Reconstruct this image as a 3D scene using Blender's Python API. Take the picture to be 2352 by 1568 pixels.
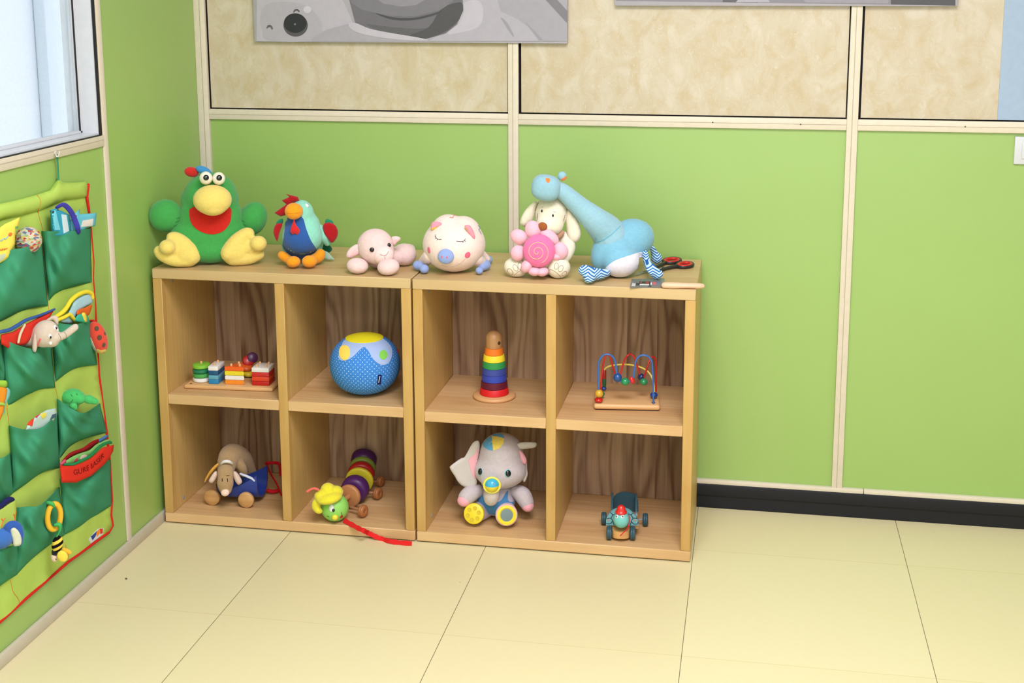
import bpy, bmesh, math, random
from mathutils import Vector, Matrix, Euler
from mathutils.bvhtree import BVHTree
from mathutils.geometry import delaunay_2d_cdt
from math import sin, cos, pi, sqrt, radians as R

for o in list(bpy.data.objects): bpy.data.objects.remove(o)
SC = bpy.context.scene
COL = SC.collection
random.seed(5)

# ------------------------------------------------------------------ camera
FPX = 2890.5                                  # focal length in pixels of the 2352 x 1568 frame
PX, PY = 1219.6, 474.2                        # principal point
CAM = Vector((1.75308, -3.79182, 1.61694))
_yaw, _pit, _rol = -.1752, -.1737, -.0016
FW = Vector((sin(_yaw)*cos(_pit), cos(_yaw)*cos(_pit), sin(_pit)))
_r = FW.cross(Vector((0, 0, 1))).normalized(); _u = _r.cross(FW)
RT = cos(_rol)*_r + sin(_rol)*_u; UP = -sin(_rol)*_r + cos(_rol)*_u
cd = bpy.data.cameras.new('camera'); cam = bpy.data.objects.new('camera', cd); COL.objects.link(cam)
cd.sensor_fit = 'HORIZONTAL'; cd.sensor_width = 36; cd.lens = FPX/2352*36
cd.shift_x = -(PX-1176)/2352; cd.shift_y = -(784-PY)/2352
cd.clip_start = .05; cd.clip_end = 60
mw = Matrix((RT, UP, -FW)).transposed().to_4x4(); mw.translation = CAM; cam.matrix_world = mw
SC.camera = cam

# ------------------------------------------------------------------ world, lamps, exposure
SC.view_settings.view_transform = 'Standard'; SC.view_settings.look = 'None'
SC.view_settings.gamma = 1; SC.view_settings.use_curve_mapping = False
SC.view_settings.exposure = 0.42
wd = bpy.data.worlds.new('daylight'); SC.world = wd; wd.use_nodes = True
wd.node_tree.nodes['Background'].inputs[0].default_value = (.90, .93, 1, 1)
wd.node_tree.nodes['Background'].inputs[1].default_value = 1.2
def lamp(name, loc, size, power, rot, col=(1, 1, 1)):
    l = bpy.data.lights.new(name, 'AREA'); l.shape = 'RECTANGLE'; l.size, l.size_y = size
    l.energy = power; l.color = col
    o = bpy.data.objects.new(name, l); o.location = loc; o.rotation_euler = rot; COL.objects.link(o); return o
lamp('ceiling_lamp', (1.7, -2.2, 2.68), (1.2, 1.2), 73, (0, 0, 0), (.86, .845, 1))
lamp('ceiling_lamp', (.9, -3.2, 2.68), (1.2, .6), 12, (0, 0, 0), (.86, .845, 1))
lamp('ceiling_lamp', (2.2, -4.4, 2.68), (1.2, 1.2), 42, (0, 0, 0), (.86, .845, 1))
lamp('window_daylight', (2.0, -6.4, 1.65), (4.2, 1.7), 24, (R(90), 0, 0), (.82, .83, 1.0))

# ------------------------------------------------------------------ pixel <-> place helpers
def ray(u, v): return RT*(u-PX)/FPX - UP*(v-PY)/FPX + FW
def at(u, v, ax, val):
    d = ray(u, v); return CAM + d*((val-CAM[ax])/d[ax])

# ------------------------------------------------------------------ materials
def lin(c):
    c = c/255.0
    return c/12.92 if c <= .04045 else ((c+.055)/1.055)**2.4
def rgb(c): return (lin(c[0]), lin(c[1]), lin(c[2]), 1)
_M = {}
class N:
    def __init__(s, m): s.t = m.node_tree; s.n = s.t.nodes; s.l = s.t.links; s.b = s.n['Principled BSDF']
    def new(s, ty, **k):
        x = s.n.new(ty)
        for a, b in k.items():
            if a.startswith('i_'): x.inputs[a[2:].replace('_', ' ')].default_value = b
            else: setattr(x, a, b)
        return x
    def math(s, op, a, b=None, c=None):
        x = s.new('ShaderNodeMath', operation=op)
        for i, q in enumerate((a, b, c)):
            if q is None: continue
            if isinstance(q, (int, float)): x.inputs[i].default_value = q
            else: s.l.new(q, x.inputs[i])
        return x.outputs[0]
    def mix(s, f, a, b, mode='MIX'):
        x = s.new('ShaderNodeMix', data_type='RGBA', blend_type=mode)
        for i, q in ((0, f), (6, a), (7, b)):
            if isinstance(q, (int, float)): x.inputs[i].default_value = q
            elif isinstance(q, tuple): x.inputs[i].default_value = q
            else: s.l.new(q, x.inputs[i])
        return x.outputs[2]
    def noise(s, vec, scale, detail=3, rough=.5, dist=0):
        x = s.new('ShaderNodeTexNoise'); x.inputs['Scale'].default_value = scale
        x.inputs['Detail'].default_value = detail; x.inputs['Roughness'].default_value = rough; x.inputs['Distortion'].default_value = dist
        if vec is not None: s.l.new(vec, x.inputs['Vector'])
        return x.outputs['Fac']
    def ramp(s, f, pts):
        x = s.new('ShaderNodeValToRGB'); e = x.color_ramp.elements
        while len(e) < len(pts): e.new(.5)
        for i, (p, c) in enumerate(pts): e[i].position = p; e[i].color = c if len(c) == 4 else rgb(c)
        s.l.new(f, x.inputs[0]); return x.outputs[0]
    def obj(s): return s.new('ShaderNodeTexCoord').outputs['Object']
    def bump(s, h, strength, dist=.001):
        x = s.new('ShaderNodeBump'); x.inputs['Strength'].default_value = strength; x.inputs['Distance'].default_value = dist
        s.l.new(h, x.inputs['Height']); s.l.new(x.outputs[0], s.b.inputs['Normal'])
    def col(s, c): s.l.new(c, s.b.inputs['Base Color'])
def base(name, c, rough=.6, spec=.4):
    m = bpy.data.materials.new(name); m.use_nodes = True; n = N(m)
    n.b.inputs['Base Color'].default_value = rgb(c); n.b.inputs['Roughness'].default_value = rough
    n.b.inputs['Specular IOR Level'].default_value = spec
    return m, n
def plain(c, rough=.35, spec=.5):
    k = ('p', c, rough, spec)
    if k not in _M:
        m, n = base('paint_%d_%d_%d' % c, c, rough, spec)
        n.col(n.mix(n.noise(n.obj(), 60, 2), rgb(c), rgb(tuple(max(0, int(x*.95)) for x in c))))
        _M[k] = m
    return _M[k]
def plush(c, fuzz=.5):
    k = ('f', c, fuzz)
    if k not in _M:
        m, n = base('plush_%d_%d_%d' % c, c, .9, .15)
        o = n.obj(); a = n.noise(o, 900, 2); b = n.noise(o, 120, 3)
        n.col(n.mix(b, rgb(tuple(int(x*.93) for x in c)), rgb(tuple(min(255, int(x*1.04)) for x in c))))
        n.bump(n.math('ADD', a, n.math('MULTIPLY', b, .8)), fuzz, .002)
        n.b.inputs['Sheen Weight'].default_value = .25; n.b.inputs['Sheen Roughness'].default_value = .5
        _M[k] = m
    return _M[k]
def cloth(c):
    k = ('c', c)
    if k not in _M:
        m, n = base('cloth_%d_%d_%d' % c, c, .85, .15)
        o = n.obj(); a = n.noise(o, 1400, 1); b = n.noise(o, 18, 3)
        n.col(n.mix(b, rgb(tuple(int(x*.94) for x in c)), rgb(tuple(min(255, int(x*1.04)) for x in c))))
        n.bump(n.math('ADD', n.math('MULTIPLY', a, .3), b), .35, .004)
        _M[k] = m
    return _M[k]
def wood(name, light, dark, along, across, plank=.09, strength=.5, rough=.42, cath=.3, seed=0.0):
    """solid wood: grain runs along one axis, staves of width `plank` lie side by side"""
    if name in _M: return _M[name]
    m, n = base(name, light, rough, .4)
    sp = n.new('ShaderNodeSeparateXYZ'); n.l.new(n.obj(), sp.inputs[0])
    ax = {'x': 0, 'y': 1, 'z': 2}; third = ({0, 1, 2}-{ax[along], ax[across]}).pop()
    al, ac, th = sp.outputs[ax[along]], sp.outputs[ax[across]], sp.outputs[third]
    pid = n.math('FLOOR', n.math('DIVIDE', n.math('ADD', ac, 3.017+seed), plank))
    wn = n.new('ShaderNodeTexWhiteNoise', noise_dimensions='1D'); n.l.new(pid, wn.inputs['W'])
    rnd = wn.outputs['Value']
    off = n.math('MULTIPLY', rnd, 7.3)
    def vec(sa, sl):
        c = n.new('ShaderNodeCombineXYZ')
        n.l.new(n.math('ADD', n.math('MULTIPLY', ac, sa), off), c.inputs[0])
        n.l.new(n.math('ADD', n.math('MULTIPLY', al, sl), off), c.inputs[1])
        n.l.new(n.math('MULTIPLY', th, sa*.3), c.inputs[2]); return c.outputs[0]
    f1 = n.noise(vec(90, 2.2), 1.0, 4, .6)
    warp = n.noise(vec(9, 1.1), 1.0, 2, .45)
    ln = n.math('SINE', n.math('MULTIPLY', n.math('ADD', n.math('MULTIPLY', ac, 18), n.math('MULTIPLY', warp, 9.0)), 6.2832))
    ln = n.math('POWER', n.math('MULTIPLY_ADD', ln, .5, .5), 2.0)
    fine = n.noise(vec(420, 9), 1.0, 2, .5)
    g = n.math('ADD', n.math('MULTIPLY', n.math('SUBTRACT', f1, .5), 1.5), n.math('MULTIPLY', n.math('SUBTRACT', ln, .35), cath))
    g = n.math('ADD', g, n.math('MULTIPLY', n.math('SUBTRACT', fine, .5), .5))
    g = n.math('ADD', g, n.math('MULTIPLY', n.math('SUBTRACT', rnd, .5), .9))
    g = n.math('MULTIPLY_ADD', g, strength, .42)
    n.col(n.ramp(g, [(0, light), (1, dark)]))
    n.bump(g, .08, .002)
    _M[name] = m; return m

# ------------------------------------------------------------------ mesh building
def frame_from(n):
    n = n.normalized(); a = Vector((0, 0, 1)) if abs(n.z) < .9 else Vector((1, 0, 0))
    x = a.cross(n).normalized(); y = n.cross(x)
    return Matrix((x, y, n)).transposed()
class G:
    """collects shapes for ONE mesh"""
    def __init__(s): s.bm = bmesh.new(); s.uv = s.bm.loops.layers.uv.new('UVMap'); s.mi = 0
    def add(s, vs, fs):
        b = [s.bm.verts.new(v) for v in vs]
        for f in fs:
            try: q = s.bm.faces.new([b[i] for i in f]); q.material_index = s.mi
            except ValueError: pass
        return b
    def box(s, lo, hi, bev=0, rot=None, seg=2):
        t = bmesh.new(); bmesh.ops.create_cube(t, size=1)
        lo, hi = Vector(lo), Vector(hi); c = (lo+hi)/2; d = hi-lo
        for v in t.verts: v.co = Vector((v.co.x*d.x, v.co.y*d.y, v.co.z*d.z))
        if bev: bmesh.ops.bevel(t, geom=t.edges[:], offset=bev, segments=seg, affect='EDGES', profile=.5)
        t.verts.index_update()
        vs = [(rot @ v.co if rot else v.co)+c for v in t.verts]
        s.add(vs, [[v.index for v in f.verts] for f in t.faces]); t.free(); return s
    def ell(s, c, r, rot=None, seg=28, rings=18, shape=None):
        c = Vector(c); vs = []; fs = []
        for i in range(rings+1):
            a = pi*i/rings
            for j in range(seg):
                b = 2*pi*j/seg
                p = Vector((sin(a)*cos(b), sin(a)*sin(b), -cos(a)))
                if shape: p = Vector(shape(p))
                p = Vector((p.x*r[0], p.y*r[1], p.z*r[2]))
                vs.append((rot @ p if rot else p)+c)
        for i in range(rings):
            for j in range(seg):
                k = (j+1) % seg; fs.append((i*seg+j, i*seg+k, (i+1)*seg+k, (i+1)*seg+j))
        s.add(vs, fs); return s
    def tube(s, pts, rad, seg=14, flat=1.0, closed=False, side=None):
        pts = [Vector(p) for p in pts]; n = len(pts)
        rad = [rad]*n if isinstance(rad, (int, float)) else list(rad)
        P, Rr = [], []
        tan = []
        for i in range(n):
            a = pts[(i-1) % n] if closed or i > 0 else pts[i]; b = pts[(i+1) % n] if closed or i < n-1 else pts[i]
            tan.append((b-a).normalized() if (b-a).length > 1e-9 else Vector((0, 0, 1)))
        rings = [(pts[i], rad[i], tan[i]) for i in range(n)]
        if not closed:
            h = [(pts[0]-tan[0]*rad[0]*sin(q), rad[0]*max(.02, cos(q)), tan[0]) for q in (pi/2, pi/3, pi/6)]
            e = [(pts[-1]+tan[-1]*rad[-1]*sin(q), rad[-1]*max(.02, cos(q)), tan[-1]) for q in (pi/6, pi/3, pi/2)]
            rings = h+rings+e
        x = side or (Vector((0, 1, 0)) if abs(rings[0][2].y) < .9 else Vector((1, 0, 0)))
        vs, fs = [], []
        for c, r, t in rings:
            x = (x-t*x.dot(t)); x = x.normalized() if x.length > 1e-6 else Vector((1, 0, 0)); y = t.cross(x)
            for j in range(seg):
                b = 2*pi*j/seg; vs.append(c+x*(r*cos(b)*flat)+y*(r*sin(b)))
        m = len(rings)
        for i in range(m if closed else m-1):
            for j in range(seg):
                k = (j+1) % seg; i2 = (i+1) % m
                fs.append((i*seg+j, i*seg+k, i2*seg+k, i2*seg+j))
        if not closed: fs.append(tuple(range(seg-1, -1, -1))); fs.append(tuple((m-1)*seg+j for j in range(seg)))
        s.add(vs, fs); return s
    def lathe(s, prof, c=(0, 0, 0), rot=None, seg=40, wob=None):
        c = Vector(c); vs, fs = [], []
        for r, z in prof:
            for j in range(seg):
                b = 2*pi*j/seg; rr = r*(wob(b, z) if wob else 1); p = Vector((rr*cos(b), rr*sin(b), z)); vs.append((rot @ p if rot else p)+c)
        L = [0]
        for i in range(1, len(prof)): L.append(L[-1]+sqrt((prof[i][0]-prof[i-1][0])**2+(prof[i][1]-prof[i-1][1])**2))
        b = [s.bm.verts.new(v) for v in vs]; rm = max(r for r, z in prof)
        for i in range(len(prof)-1):
            for j in range(seg):
                k = (j+1) % seg
                try: f = s.bm.faces.new((b[i*seg+j], b[i*seg+k], b[(i+1)*seg+k], b[(i+1)*seg+j]))
                except ValueError: continue
                f.material_index = s.mi
                for lp, (jj, ii) in zip(f.loops, ((j, i), (j+1, i), (j+1, i+1), (j, i+1))): lp[s.uv].uv = (2*pi*jj/seg*rm, L[ii])
        for i, rev in ((0, True), (len(prof)-1, False)):
            if prof[i][0] > 1e-5 and prof[0] != prof[-1]:
                q = [b[i*seg+j] for j in range(seg)]
                s.bm.faces.new(q[::-1] if rev else q).material_index = s.mi
        return s
    def prism(s, poly, y0, y1, M=None):
        """polygon in local x,z pushed from y0 to y1"""
        n = len(poly); M = M or Matrix.Identity(4)
        vs = [M @ Vector((x, y0, z)) for x, z in poly]+[M @ Vector((x, y1, z)) for x, z in poly]
        fs = [tuple(range(n)), tuple(range(2*n-1, n-1, -1))]+[((i+1) % n, i, n+i, n+(i+1) % n) for i in range(n)]
        s.add(vs, fs); return s
    def mesh(s, name, sharp=38):
        bmesh.ops.remove_doubles(s.bm, verts=s.bm.verts[:], dist=1e-6)
        bmesh.ops.recalc_face_normals(s.bm, faces=s.bm.faces[:])
        me = bpy.data.meshes.new(name); s.bm.to_mesh(me); s.bm.free()
        me.shade_smooth(); me.set_sharp_from_angle(angle=R(sharp)); return me
def obj(name, g, m, parent=None, sharp=38, label=None):
    me = g.mesh(name, sharp) if isinstance(g, G) else g
    for x in (m if isinstance(m, (list, tuple)) else [m]): me.materials.append(x)
    o = bpy.data.objects.new(name, me); COL.objects.link(o)
    if parent is not None: o.parent = parent
    if label: o['label'] = label
    return o
def blend(g, voxel, it=6):
    """melt the overlapping lumps of g into one continuous skin"""
    me = g.mesh('tmp', 180); o = bpy.data.objects.new('tmp', me); COL.objects.link(o)
    a = o.modifiers.new('r', 'REMESH'); a.mode = 'VOXEL'; a.voxel_size = voxel
    b = o.modifiers.new('s', 'SMOOTH'); b.iterations = it; b.factor = .5
    dg = bpy.context.evaluated_depsgraph_get(); dg.update()
    r = bpy.data.meshes.new_from_object(o.evaluated_get(dg))
    bpy.data.objects.remove(o); r.materials.clear(); r.shade_smooth(); return r
def tag(o, label, cat, group=None):
    o['label'] = label; o['category'] = cat
    if group: o['group'] = group
    return o
def struct(name, g, m, parent=None, sharp=38):
    o = obj(name, g, m, parent, sharp); o['kind'] = 'structure'; return o
def sm(poly, n=6, closed=True):
    """smooth curve through the points"""
    out = []; L = len(poly)
    for i in range(L if closed else L-1):
        p = [poly[(i+k) % L] if closed else poly[min(max(i+k, 0), L-1)] for k in (-1, 0, 1, 2)]
        for j in range(n):
            t = j/n
            out.append(tuple(.5*((2*b)+(c-a)*t+(2*a-5*b+4*c-d)*t*t+(3*b-a-3*c+d)*t**3) for a, b, c, d in zip(*p)))
    if not closed: out.append(tuple(poly[-1]))
    return out
def circ(u, v, ru, rv=None, n=20, rot=0):
    rv = ru if rv is None else rv; q = []
    for i in range(n):
        a = 2*pi*i/n; x, y = ru*cos(a), rv*sin(a)
        q.append((u+x*cos(rot)-y*sin(rot), v+x*sin(rot)+y*cos(rot)))
    return q
def inpoly(x, y, p):
    c = False; j = len(p)-1
    for i in range(len(p)):
        if (p[i][1] > y) != (p[j][1] > y) and x < (p[j][0]-p[i][0])*(y-p[i][1])/(p[j][1]-p[i][1])+p[i][0]: c = not c
        j = i
    return c
def edgedist(x, y, p):
    b = 1e9; j = len(p)-1
    for i in range(len(p)):
        ax, ay = p[j]; dx, dy = p[i][0]-ax, p[i][1]-ay; L = dx*dx+dy*dy
        t = 0 if L == 0 else max(0, min(1, ((x-ax)*dx+(y-ay)*dy)/L))
        b = min(b, (x-ax-t*dx)**2+(y-ay-t*dy)**2); j = i
    return sqrt(b)
def fill(poly, step):
    q = []
    n = len(poly)
    for i in range(n):
        a, b = Vector(poly[i][:2]), Vector(poly[(i+1) % n][:2]); k = max(1, int((b-a).length/step))
        for j in range(k): q.append(a.lerp(b, j/k))
    nb = len(q); pl = [(p.x, p.y) for p in q]
    x0, x1 = min(p[0] for p in pl), max(p[0] for p in pl); y0, y1 = min(p[1] for p in pl), max(p[1] for p in pl)
    y = y0+step/2; row = 0
    while y < y1:
        x = x0+(step/2 if row % 2 else 0)
        while x < x1:
            if inpoly(x, y, pl) and edgedist(x, y, pl) > step*.45: q.append(Vector((x, y)))
            x += step
        y += step*.87; row += 1
    r = delaunay_2d_cdt(q, [], [list(range(nb))], 1, 1e-4)
    vs = [(v.x, v.y) for v in r[0]]
    return vs, [tuple(f) for f in r[2]], pl
def sheet(g, front, back, faces):
    """closed skin between two vertex lists that share the same triangles"""
    n = len(front); b = g.add(list(front)+list(back), [f for f in faces]+[tuple(n+i for i in reversed(f)) for f in faces])
    ed = {}
    for f in faces:
        for i in range(len(f)):
            e = (f[i], f[(i+1) % len(f)]); ed[e] = ed.get(e, 0)+1
    for (i, j) in list(ed):
        if (j, i) not in ed:
            try: g.bm.faces.new((b[j], b[i], b[n+i], b[n+j])).material_index = g.mi
            except ValueError: pass

class Toy:
    """a thing with an Empty at its base; local x right, y away, z up. u,v are places read off the photograph, d is depth"""
    def __init__(s, name, u, v, ax, val, rot='cam', label=None, cat=None, group=None):
        s.a = at(u, v, ax, val); s.z = val if ax == 2 else s.a.z
        h = (s.a-CAM); s.k = h.dot(FW)/FPX
        s.rz = math.atan2(-h.x, h.y) if rot == 'cam' else rot
        s.o = bpy.data.objects.new(name, None); COL.objects.link(s.o); s.o.empty_display_size = .03
        s.o.location = s.a; s.o.rotation_euler = (0, 0, s.rz)
        if label: tag(s.o, label, cat, group)
        s.m = Matrix.Translation(s.a) @ Matrix.Rotation(s.rz, 4, 'Z'); s.mi = s.m.inverted()
        s.c = s.mi @ CAM; s.parts = []
    def ldir(s, u, v): return (s.mi.to_3x3() @ ray(u, v))
    def L(s, u, v, d=0):
        r = s.ldir(u, v); return s.c + r*((d*s.k-s.c.y)/r.y)
    def Z(s, u, v, z=0):
        r = s.ldir(u, v); return s.c + r*((z-s.c.z)/r.z)
    def dz(s, u, v, z=0): return s.Z(u, v, z).y/s.k
    def e(s, g, u, v, d, ru, rv, rd=None, roll=0, pitch=0, yaw=0, shape=None, seg=28, rings=18):
        rd = (ru+rv)/2 if rd is None else rd
        rot = Matrix.Rotation(R(yaw), 3, 'Z') @ Matrix.Rotation(R(roll), 3, 'Y') @ Matrix.Rotation(R(pitch), 3, 'X')
        return g.ell(s.L(u, v, d), (ru*s.k, rd*s.k, rv*s.k), rot, seg, rings, shape)
    def eg(s, g, u, v, ru, rv, rd=None, roll=0, **k):
        """an ellipsoid resting on the surface the thing stands on"""
        q = R(roll); hz = sqrt((ru*sin(q))**2+(rv*cos(q))**2)*s.k*.97
        p = s.Z(u, v, hz); return s.e(g, u, v, p.y/s.k, ru, rv, rd, roll, **k)
    def t(s, g, pts, seg=14, flat=1.0, **k):
        return g.tube([s.L(p[0], p[1], p[2]) for p in pts], [p[3]*s.k for p in pts], seg, flat, **k)
    def st(s, g, pts, n=6, **k): return s.t(g, sm(pts, n, False), **k)
    def part(s, name, g, m, parent=None, sharp=60, label=None):
        o = obj(name, g, m, parent or s.o, sharp, label); s.parts.append(o); return o
    def bvh(s, on=None):
        vs, fs = [], []
        for o in (on or s.parts):
            b = len(vs); vs += [v.co.copy() for v in o.data.vertices]; fs += [[b+i for i in p.vertices] for p in o.data.polygons]
        return BVHTree.FromPolygons(vs, fs)
    def hit(s, T, u, v):
        d = s.ldir(u, v).normalized(); p, n, i, q = T.ray_cast(s.c, d)
        if p is None:
            q = s.c+d*(s.L(u, v, 0)-s.c).length
            p, n, i, q = T.find_nearest(q)
        if n.dot(d) > 0: n = -n
        return p, n
    def patch(s, name, poly, m, on=None, off=.7, step=4, parent=None, curve=True, g=None, mk=True):
        """cloth or print that lies on the surface of the parts `on`"""
        T = s.bvh(on); vs, fs, pl = fill(sm(poly, 4) if curve else poly, step)
        A, B = [], []
        for x, y in vs:
            p, n = s.hit(T, x, y); A.append(p+n*off*s.k); B.append(p-n*1.2*s.k)
        g = g or G(); sheet(g, A, B, fs)
        return obj(name, g, m, parent or (on[0] if on else s.o), 50) if mk else g
    def stroke(s, name, lines, r, m, on=None, parent=None, n=5):
        T = s.bvh(on); g = G()
        for ln in lines:
            q = sm(ln, n, False) if len(ln) > 2 else [tuple(Vector(ln[0]).lerp(Vector(ln[1]), i/4)) for i in range(5)]
            P = []
            for x, y in q:
                p, nn = s.hit(T, x, y); P.append(p+nn*r*.3*s.k)
            g.tube(P, r*s.k, 8)
        return obj(name, g, m, parent or (on[0] if on else s.o))
    def dg(s, u, v, r):
        """depth at which a ball of radius r seen at u,v rests on the surface"""
        return s.Z(u, v, r*s.k).y/s.k
    def on(s, u, v, on=None):
        p, n = s.hit(s.bvh(on), u, v); return p.y/s.k
    def settle(s, z=None):
        """let the thing stand on its surface: lift or lower it until its lowest point touches"""
        lo = min((s.m @ v.co).z for o in s.parts for v in o.data.vertices); z = s.z if z is None else z
        s.o.location.z += z+.0004-lo
    def button(s, name, u, v, ru, rv, h, m, on=None, parent=None, lift=.2, g=None):
        T = s.bvh(on); p, n = s.hit(T, u, v); mk = g is None; g = g or G()
        g.ell(p+n*h*lift*s.k, (ru*s.k, rv*s.k, h*s.k), frame_from(n), 20, 12)
        return obj(name, g, m, parent or (on[0] if on else s.o)) if mk else g
    def pillow(s, g, poly, d, thick, rim=None, step=5, curve=True, dfun=None, minth=.15, front=None):
        """stuffed or folded cloth of the given outline; thick = half thickness"""
        vs, fs, pl = fill(sm(poly, 4) if curve else poly, step); rim = rim or thick*2
        A, B = [], []
        for x, y in vs:
            e = min(1, edgedist(x, y, pl)/rim); h = thick*(minth+(1-minth)*sqrt(max(0, 1-(1-e)**2)))
            dd = d+(dfun(x, y) if dfun else 0)
            A.append(s.L(x, y, dd-h)); q = s.L(x, y, dd-h); w = s.L(x, y, dd+h*(1 if front is None else front)); w.x, w.z = s.L(x, y, dd).x, s.L(x, y, dd).z; B.append(w)
        sheet(g, A, B, fs); return g
def glyphs(txt):
    c = bpy.data.curves.new('t', 'FONT'); c.body = txt; c.align_x = 'LEFT'
    o = bpy.data.objects.new('t', c); COL.objects.link(o)
    dg = bpy.context.evaluated_depsgraph_get(); dg.update()
    me = bpy.data.meshes.new_from_object(o.evaluated_get(dg)); bpy.data.objects.remove(o)
    vs = [v.co.copy() for v in me.vertices]; fs = [tuple(p.vertices) for p in me.polygons]
    w = max(v.x for v in vs); return [(v.x/w, v.y/.7) for v in vs], fs
def write(T, g, txt, basel, up, d, th=.4):
    """lettering along a base line given by photo places"""
    vs, fs = glyphs(txt); n = len(basel)-1; A, B = [], []
    for x, y in vs:
        t = min(max(x, 0), .9999)*n; i = int(t); f = t-i
        u = basel[i][0]*(1-f)+basel[i+1][0]*f; v = basel[i][1]*(1-f)+basel[i+1][1]*f
        u += up[0]*y; v += up[1]*y; A.append(T.L(u, v, d-th)); B.append(T.L(u, v, d+th))
    sheet(g, A, B, fs); return g

# ================================================================== SETTING
CREAM = plain((226, 214, 190), .4, .4)
def green_mat():
    m, n = base('green_laminate', (152, 190, 92), .42, 1.0)
    n.col(n.mix(n.noise(n.obj(), 5, 2), rgb((145, 180, 84)), rgb((149, 184, 90))))
    n.b.inputs['Coat Weight'].default_value = .45; n.b.inputs['Coat Roughness'].default_value = .55; n.b.inputs['Coat IOR'].default_value = 1.6
    n.bump(n.noise(n.obj(), 900, 1), .03, .0005); return m
GREEN = green_mat()
def marble_mat():
    m, n = base('cream_marble_laminate', (232, 216, 180), .14, .5)
    o = n.obj(); mp = n.new('ShaderNodeMapping'); n.l.new(o, mp.inputs[0]); mp.inputs['Scale'].default_value = (1, 1, .75)
    v = mp.outputs[0]
    a = n.noise(v, 11, 6, .62, 1.2); b = n.noise(v, 26, 5, .6, .6); c = n.noise(v, 60, 4, .65, 2.5)
    c1 = n.ramp(a, [(.34, (194, 177, 142)), (.5, (200, 187, 158)), (.68, (208, 197, 173))])
    k = n.ramp(b, [(.5, (0, 0, 0, 1)), (.66, (1, 1, 1, 1))]); c2 = n.mix(n.math('MULTIPLY', k, .5), c1, rgb((190, 168, 124)))
    w = n.ramp(c, [(.58, (0, 0, 0, 1)), (.68, (1, 1, 1, 1))]); n.col(n.mix(n.math('MULTIPLY', w, .5), c2, rgb((214, 205, 186))))
    return m
MARBLE = marble_mat()
def floor_mat():
    m, n = base('vinyl_tile', (236, 224, 170), .4, .35)
    o = n.obj(); sp = n.new('ShaderNodeSeparateXYZ'); n.l.new(o, sp.inputs[0])
    def seam(c, ph, w):
        f = n.math('FRACT', n.math('DIVIDE', n.math('ADD', c, 6-ph), .6)); f = n.math('MINIMUM', f, n.math('SUBTRACT', 1, f))
        return n.math('LESS_THAN', f, w/.6)
    sx = seam(sp.outputs[0], .4184, .00095); sy = seam(sp.outputs[1], -.3259, .0013)
    ix = n.math('FLOOR', n.math('DIVIDE', n.math('ADD', sp.outputs[0], 6-.4184), .6)); iy = n.math('FLOOR', n.math('DIVIDE', n.math('ADD', sp.outputs[1], 6+.3259), .6))
    wn = n.new('ShaderNodeTexWhiteNoise', noise_dimensions='2D'); cb = n.new('ShaderNodeCombineXYZ'); n.l.new(ix, cb.inputs[0]); n.l.new(iy, cb.inputs[1]); n.l.new(cb.outputs[0], wn.inputs['Vector'])
    c = n.mix(wn.outputs['Value'], rgb((218, 206, 160)), rgb((222, 211, 167)))
    c = n.mix(n.math('MULTIPLY', n.noise(o, 45, 5, .7), .35), c, rgb((213, 197, 140)))
    vo = n.new('ShaderNodeTexVoronoi'); vo.inputs['Scale'].default_value = 9; n.l.new(o, vo.inputs['Vector'])
    sw = n.new('ShaderNodeSeparateColor'); n.l.new(vo.outputs['Color'], sw.inputs[0])
    spk = n.math('MULTIPLY', n.math('LESS_THAN', vo.outputs['Distance'], .022), n.math('GREATER_THAN', sw.outputs[0], .72))
    c = n.mix(n.math('MULTIPLY', spk, .55), c, rgb((130, 115, 70)))
    c = n.mix(n.math('MULTIPLY', sy, .38), c, rgb((188, 168, 100)))
    n.col(n.mix(n.math('MULTIPLY', sx, .85), c, rgb((92, 80, 55)))); n.bump(n.noise(o, 300, 2), .03, .0005); return m
H = 2.75
struct('floor', G().box((-.1, -6.5, -.05), (5.2, .1, 0)), floor_mat())
struct('ceiling', G().box((-.1, -6.5, H), (5.2, .1, H+.05)), plain((244, 245, 248), .8, .2))
struct('wall_right', G().box((5.1, -6.5, 0), (5.2, .1, H)), plain((238, 239, 242), .6, .3))
struct('wall_front', G().box((-.1, -6.6, 0), (5.2, -6.5, H)), plain((238, 239, 242), .6, .3))
# back wall: green boards below the rail, marbled boards above it
wb = struct('wall_back', G().box((-.1, .012, 0), (5.2, .1, H)), plain((30, 28, 30), .7, .2))
for x0, x1 in ((.036, 1.013), (1.044, 2.026), (2.056, 5.1)):
    obj('green_board', G().box((x0-.01, .002, .082), (x1+.01, .012, 1.20)), GREEN, wb)
for x0, x1 in ((.041, 1.009), (1.052, 2.021), (2.064, 2.4465)):
    obj('marbled_board', G().box((x0, .003, 1.2335), (x1, .011, H)), MARBLE, wb)
obj('blue_board', G().box((2.4468, .003, 1.2335), (5.1, .011, H)), plain((164, 184, 205), .3, .4), wb)
BLACK = plain((28, 27, 30), .5, .4)
def rail(n, lo, hi, groove=None):
    g = G().box(lo, hi, .0015)
    o = struct('trim_%d' % n, g, CREAM)
    if groove:
        a, b = groove; obj('groove', G().box(a, b), plain((184, 172, 150), .6, .2), o)
    return o
rail(1, (0, -.012, 0), (.036, .004, H), ((.0195, -.0127, 0), (.0215, -.0115, H)))
rail(2, (1.0125, -.010, .075), (1.0445, .004, H), ((1.0265, -.0107, .08), (1.0285, -.0095, H)))
rail(3, (2.0245, -.010, .075), (2.0565, .004, H), ((2.0385, -.0107, .08), (2.0405, -.0095, H)))
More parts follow.
